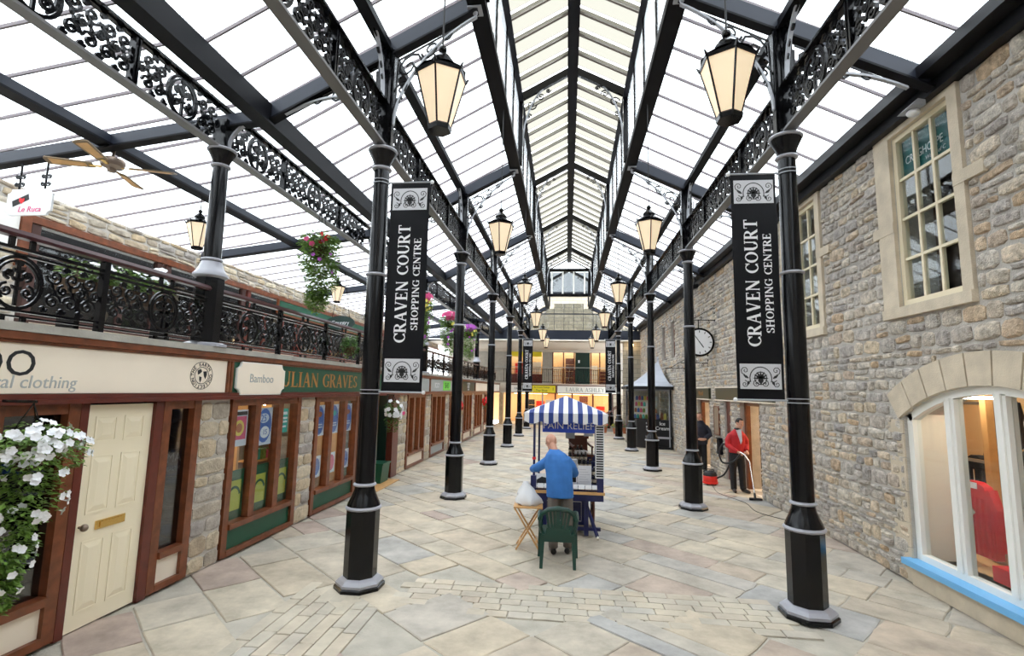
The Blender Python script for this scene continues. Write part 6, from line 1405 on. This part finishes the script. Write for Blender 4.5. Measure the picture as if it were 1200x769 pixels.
# --- vacuum cleaner: tub, hose, wand, nozzle
vc = thing('vacuum_cleaner', 'red tub vacuum cleaner with black top, hose and wand', 'vacuum cleaner', (3.62, 13.5, 0))
obj('tub', MB().lathe([(.16, .05), (.175, .07), (.175, .20), (.165, .22)], 22), 'vac_red', vc, smooth=True); obj('bumper', MB().lathe([(.17, .03), (.19, .04), (.19, .075), (.175, .08)], 22), 'vac_red', vc, smooth=True); obj('lid', MB().lathe([(.165, .221), (.168, .25), (.14, .31), (.07, .345), (.02, .35)], 22), 'rubber', vc, smooth=True); obj('carry_handle', MB().tube([(-.1, 0, .30), (-.08, 0, .38), (.08, 0, .38), (.1, 0, .30)], .014, 8), 'rubber', vc, smooth=True)
for a in range(4): t_ = PI / 4 + PI / 2 * a; obj('caster', MB().ball((.14 * math.cos(t_), .14 * math.sin(t_), .028), .028, 8, 6), 'rubber', vc)
W = lambda x, y, z: (x - 3.62, y - 13.5, z)
def catmull(pts, n=8):
    P = [Vector(p) for p in pts]; P = [2 * P[0] - P[1]] + P + [2 * P[-1] - P[-2]]; out = []
    for i in range(1, len(P) - 2):
        for k in range(n):
            t = k / n; out.append(.5 * ((2 * P[i]) + (-P[i - 1] + P[i + 1]) * t + (2 * P[i - 1] - 5 * P[i] + 4 * P[i + 1] - P[i + 2]) * t * t + (-P[i - 1] + 3 * P[i] - 3 * P[i + 1] + P[i + 2]) * t ** 3))
    return out + [P[-2]]
obj('hose', MB().tube(catmull([W(3.76, 13.4, .18), W(3.85, 13.1, .33), W(3.92, 12.9, .62), W(3.86, 12.7, .98), W(3.70, 12.6, 1.10), W(3.60, 12.6, .90), W(3.66, 12.55, .68), W(3.85, 12.42, .72), W(4.02, 12.34, .93)]), .021, 8), 'rubber', vc, smooth=True)
obj('wand', MB().tube([W(4.0, 12.37, .95), W(4.06, 12.24, .90), W(4.12, 12.12, .76), W(4.10, 11.82, .10)], [.02, .017, .015, .015], 10), 'chrome', vc, smooth=True); obj('nozzle_neck', MB().tube([W(4.10, 11.83, .13), W(4.09, 11.78, .04)], .024, 8), 'rubber', vc); obj('nozzle', MB().prism([(.33, -1.77), (.60, -1.79), (.58, -1.70), (.36, -1.68)], .004, .045, 'Z'), 'rubber', vc)
cp = [(W(3.6, 13.33, .06)), W(3.55, 12.9, .012), W(3.5, 12.3, .012), W(3.75, 11.4, .012), W(3.7, 10.6, .012), W(4.0, 10.05, .012), W(4.17, 9.95, .05), W(4.24, 9.9, .35), W(4.25, 9.9, .55)]
obj('power_cord', MB().tube(catmull(cp), .006, 5), 'rubber', vc); obj('plug', MB().cbox(W(4.245, 9.9, .58), .04, .06, .07), 'rubber', vc)
# --- man in the navy coat
nx, ny = 3.93, 15.55
m3 = thing('person', 'man in a dark navy padded coat standing by the doorway', 'person', (nx, ny, 0)); I3 = Matrix.Translation(-Vector((nx, ny, 0))); V = lambda x, y, z: (nx + x, ny + y, z)
b = MB(); hc3 = Vector(V(-.04, -.04, 1.60)); f, r, u = head(b, hc3, (-.55, -.8, -.12)); b.tube([V(0, 0, 1.42), V(-.02, -.02, 1.53)], [.06, .055], 12); loft(b, [V(0, 0, .9) + (.12, .09), V(0, 0, 1.3) + (.12, .07), V(0, 0, 1.38) + (.06, .05)])
b.tube([V(-.14, 0, 1.31), V(-.24, -.02, 1.08), V(-.10, -.2, .96)], [.045, .038, .026], 10); hand(b, V(-.10, -.2, .96), (.8, -.2, -.1), (0, .5, .4), 1, .8); b.tube([V(.14, 0, 1.31), V(.24, -.02, 1.08), V(.08, -.2, .96)], [.045, .038, .026], 10); hand(b, V(.08, -.2, .96), (-.8, -.2, -.1), (0, .5, .4), -1, .8)
for s_ in (-1, 1): b.tube([V(s_ * .08, 0, .9), V(s_ * .09, -.01, .48), V(s_ * .09, .0, .07)], [.07, .05, .035], 10)
body = remesh('body', b, 'skin', .010, 2); t = MB(); loft(t, [V(0, 0, .80) + (.19, .14), V(0, 0, .9) + (.205, .15), V(0, 0, 1.15) + (.215, .15), V(0, 0, 1.32) + (.205, .13), V(0, 0, 1.40) + (.14, .10), V(-.01, -.01, 1.49) + (.085, .08)])
for s_ in (-1, 1): t.tube([V(s_ * .145, 0, 1.325), V(s_ * .225, -.01, 1.19), V(s_ * .245, -.03, 1.07), V(s_ * .10, -.19, .965)], [.07, .08, .076, .058], 12)
ct_ = remesh('coat', t, 'jacket_navy', .013, 3); t = MB(); loft(t, [V(0, 0, .94) + (.15, .11), V(0, 0, .78) + (.165, .12)])
for s_ in (-1, 1): t.tube([V(s_ * .078, 0, .82), V(s_ * .09, -.01, .46), V(s_ * .095, .0, .065)], [.095, .08, .072], 12)
trs = remesh('trousers', t, 'trouser_black', .013, 3); P3 = [body, ct_, trs, hair_cap(hc3, f, r, u, 'hair_brown', low=.25, front=.0)]
for s_ in (-1, 1):
    q = MB(); x, y = nx + s_ * .095, ny; q.tube([(x, y + .06, .045), (x, y, .05), (x - .04, y - .1, .045), (x - .06, y - .18, .035)], [.036, .043, .044, .03], 12); q.v = [(a, b_, max(.004, c_)) for a, b_, c_ in q.v]; P3.append(obj('shoe', q, 'shoe_dark', smooth=True))
for o in P3: o.parent = m3; o.matrix_parent_inverse = I3
eyes(m3, hc3 - Vector((nx, ny, 0)), f, r, u)
bake_all()

# ------------------------------------------------------------------ flower baskets
def flower_mesh(m, n=5, R=.038, cup=.012):
    mb = MB(); vs = [(0, 0, 0)]; k = n * 4
    for q in range(k): a = 2 * PI * q / k; rr = R * (.80 + .2 * abs(math.cos(a * n / 2))); vs.append((rr * math.cos(a), rr * math.sin(a), cup * (1 + .3 * math.sin(a * n))))
    mb.add(vs, [(0, 1 + q, 1 + (q + 1) % k) for q in range(k)]); mb.lathe([(.002, -.025), (.006, 0)], 5, cap=False); me = mb.mesh('flower', 'all'); me.materials.append(M[m]); return me
FM = {}
def flower(m, R=.038):
    if (m, R) not in FM: FM[(m, R)] = flower_mesh(m, R=R)
    return FM[(m, R)]
def foliage(mb, pts, n, size, rnd, droop=.5):
    """leaves scattered about weighted blobs: (x,y,z, rx,ry,rz)"""
    for _ in range(n):
        x, y, z, rx, ry, rz = pts[rnd.randrange(len(pts))]; a = rnd.uniform(0, 2 * PI); cz = rnd.uniform(-1, 1); rr = rnd.random() ** .45; s = math.sqrt(1 - cz * cz)
        c = Vector((x + rx * rr * s * math.cos(a), y + ry * rr * s * math.sin(a), z + rz * rr * cz)); d = Vector((math.cos(a) + rnd.uniform(-.6, .6), math.sin(a) + rnd.uniform(-.6, .6), rnd.uniform(-1, .5) * droop)).normalized()
        sd = d.cross(Vector((rnd.uniform(-.4, .4), rnd.uniform(-.4, .4), 1))).normalized(); L = size * rnd.uniform(.6, 1.3); up = sd.cross(d)
        mb.add([c, c + d * L * .5 + sd * L * .28 + up * L * .06, c + d * L - up * L * .12, c + d * L * .5 - sd * L * .28 + up * L * .06], [(0, 1, 2), (0, 2, 3)])
def hanging_plant(loc, blobs, label, nl, leaf, leaf_m, blooms, seed, chain=None, pot='basket', pr=.16, group='hanging flower baskets', face=(1, -.6), arm=False):
    rnd = random.Random(seed); e = thing('hanging_basket', label, 'flower basket', loc, group=group)
    if pr: obj('basket', MB().lathe([(pr * .35, -.16), (pr * .8, -.1), (pr, 0), (pr * .98, .02)], 14), pot, e)
    if chain:
        for q in range(3): a = 2 * PI * q / 3; obj('chain', MB().tube([(pr * math.cos(a), pr * math.sin(a), 0), (0, 0, chain)], .005, 4), 'black_iron', e)
    if arm: obj('bracket', MB().tube([(SX + .095 - loc[0], 0, chain + .01), (.02, 0, chain + .01)], .012, 6), 'black_iron', e)
    mb = MB(); foliage(mb, blobs, nl, leaf, rnd); obj('foliage', mb, leaf_m, e, kind='stuff')
    for (m, cnt, R, bl) in blooms:
        for _ in range(cnt):
            x, y, z, rx, ry, rz = bl[rnd.randrange(len(bl))]; fx = Vector((face[0], face[1], 0)).normalized(); a = math.atan2(fx.y, fx.x) + rnd.gauss(0, .75); cz = rnd.uniform(-.8, .95); s = math.sqrt(1 - cz * cz); k = rnd.uniform(.92, 1.12)
            n = Vector((s * math.cos(a), s * math.sin(a), cz * .7 + .1)).normalized(); p = Vector((x + rx * k * s * math.cos(a), y + ry * k * s * math.sin(a), z + rz * k * cz))
            o = obj('flower', flower(m, R), None, e, p); o.rotation_euler = n.to_track_quat('Z', 'Y').to_euler()
    return e
hanging_plant((-4.08, 3.48, 1.76), [(0, 0, .04, .27, .34, .16), (.06, .05, -.05, .25, .34, .2), (-.02, 0, -.35, .24, .26, .3), (-.06, 0, -.7, .16, .18, .3), (-.08, 0, -1.0, .08, .1, .22)], 'large basket of trailing white petunias at the left edge', 3600, .05, 'leaf_light', [('petal_white', 60, .034, [(0, 0, .06, .28, .34, .16), (.06, .05, -.03, .27, .34, .2)]), ('petal_white', 34, .033, [(.02, 0, -.3, .27, .26, .3)]), ('petal_white', 14, .032, [(-.07, 0, -.75, .17, .18, .35)])], 3, .34, group='white petunia baskets', arm=True)
hanging_plant((-4.25, 8.0, 4.62), [(0, 0, .1, .34, .38, .2), (0, 0, -.2, .34, .38, .3), (.05, .0, -.5, .28, .3, .35), (.0, 0, -.85, .17, .18, .28)], 'tall trailing green basket with red and pink blooms over the gallery rail', 4800, .062, 'leaf_light', [('petal_red', 5, .04, [(0, .1, .2, .24, .24, .12)]), ('petal_violet', 7, .035, [(0, 0, -.3, .3, .3, .5)]), ('petal_white', 16, .02, [(0, 0, -.4, .25, .25, .4)]), ('petal_pink', 3, .05, [(-.1, -.1, .05, .2, .25, .1)])], 4, .8)
hanging_plant((-4.22, 9.35, 3.02), [(0, 0, 0, .16, .2, .22), (0, 0, .1, .14, .16, .2)], 'round leafy plant hooked on the gallery balustrade', 900, .05, 'leaf', [], 5, None, pr=.12)
hanging_plant((-4.18, 11.9, 1.72), [(0, 0, 0, .2, .3, .25), (0, 0, -.25, .16, .24, .3)], 'white petunia basket hanging by the green doorway', 900, .06, 'leaf', [('petal_white', 26, .055, [(0, 0, 0, .22, .3, .3)]), ('petal_pink', 2, .05, [(.1, .1, 0, .2, .2, .2)])], 6, .36, group='white petunia baskets', arm=True)
for i, (y, col, l) in enumerate(((13.6, 'petal_pink', 'pink topped trailing basket beside the second gallery column'), (17.2, 'petal_pink', 'pink topped trailing basket beyond the second left column'), (20.6, 'petal_violet', 'violet topped trailing basket farthest along the gallery'))):
    hanging_plant((-4.12, y, 4.55), [(0, 0, .1, .34, .38, .25), (0, 0, -.3, .32, .36, .45), (0, 0, -.75, .22, .26, .4)], l, 2600, .085, 'leaf_light', [(col, 34, .075, [(0, 0, .25, .3, .38, .14)]), ('flower_yellow', 10, .05, [(0, 0, .1, .32, .4, .3)]), ('petal_violet', 8, .05, [(0, 0, -.5, .3, .3, .5)])], 20 + i, .75)
hanging_plant((-4.2, 19.2, 1.62), [(0, 0, 0, .18, .26, .2), (0, 0, -.2, .14, .2, .24)], 'red geranium basket hanging under the gallery', 400, .07, 'leaf', [('petal_red', 22, .07, [(0, 0, 0, .2, .28, .25)])], 30, .42, arm=True, group='red baskets under the gallery')
hanging_plant((-4.2, 26.0, 1.62), [(0, 0, 0, .18, .26, .2), (0, 0, -.2, .14, .2, .24)], 'red basket farther along under the gallery', 250, .08, 'leaf', [('petal_red', 18, .08, [(0, 0, 0, .2, .28, .25)])], 31, .42, arm=True, group='red baskets under the gallery')
# window box of white flowers on the gallery and a potted plant by the right doorway
wbx = thing('window_box', 'long planter of white flowers behind the near gallery railing', 'planter', (-5.0, 4.95, 3.27)); rnd = random.Random(8); obj('trough', MB().box(-.12, .12, -.55, .75, -.12, .03), 'basket', wbx); [obj('trough_stand', MB().box(-.1, .1, y_, y_ + .06, -.53, -.12), 'black_iron', wbx) for y_ in (-.5, .64)]
mb = MB(); foliage(mb, [(0, -.3, .12, .18, .3, .14), (0, .1, .15, .18, .3, .15), (0, .5, .15, .18, .28, .16)], 1100, .06, rnd); obj('foliage', mb, 'leaf_light', wbx, kind='stuff')
for k in range(26): p = Vector((rnd.uniform(-.1, .2), rnd.uniform(-.5, .75), rnd.uniform(.18, .34))); o = obj('flower', flower('petal_white', .05), None, wbx, p); o.rotation_euler = (rnd.uniform(-.5, .9), rnd.uniform(0, 1.2), 0)
pp_ = thing('potted_plant', 'trailing green plant in a terracotta pot on the wall before the navy coat man', 'plant', (4.08, 16.8, 1.2)); obj('pot', MB().lathe([(.1, -.45), (.15, -.2), (.16, -.18)], 12), 'terracotta', pp_); obj('wall_hook', MB().tube([(.2, 0, -.2), (0, 0, -.3)], .012, 6), 'black_iron', pp_); mb = MB(); foliage(mb, [(0, 0, .0, .2, .25, .2), (0, 0, .3, .15, .18, .25), (0, 0, -.3, .16, .2, .3)], 600, .09, rnd); obj('foliage', mb, 'leaf_light', pp_, kind='stuff')

# ------------------------------------------------------------------ steps with handrails and pots near the far right corner
es = thing('entrance_steps', 'short stone steps with brown handrails beside the kiosk at the far end', 'steps', (2.75, 30.2, 0))
for k in range(4): obj('step', MB().box(-.45 + .22 * k, .5, -.5, .5, .16 * k + .001, .16 * (k + 1)), 'kerb_stone', es)
for y in (-.45, .45):
    obj('handrail', MB().tube([(-.6, y, .85), (.45, y, 1.6)], .03, 8), 'mahogany', es)
    for k in range(5): obj('baluster', MB().tube([(-.5 + .22 * k, y, .16 * max(0, k - .2) + .02), (-.5 + .22 * k, y, .9 + .16 * k)], .014, 6), 'mahogany', es)
for i, (x, y, m) in enumerate(((2.1, 28.7, 'petal_red'), (2.65, 28.2, 'flower_yellow'), (3.2, 28.6, 'petal_pink'))):
    e = thing('flower_pot', '%s flowers in a terracotta pot near the far steps' % ('red', 'yellow', 'pink')[i], 'flower pot', (x, y, 0)); obj('pot', MB().lathe([(.1, 0), (.15, .26), (.17, .27), (.17, .31), (.14, .31)], 12), 'terracotta', e)
    q = MB(); foliage(q, [(0, 0, .42, .2, .2, .15)], 160, .09, random.Random(i)); obj('foliage', q, 'leaf', e, kind='stuff')
    for k in range(8): a = k * .8; o = obj('flower', flower(m, .05), None, e, (.16 * math.cos(a), .16 * math.sin(a) - .04, .45 + .05 * math.sin(a * 3))); o.rotation_euler = (.9, 0, a)
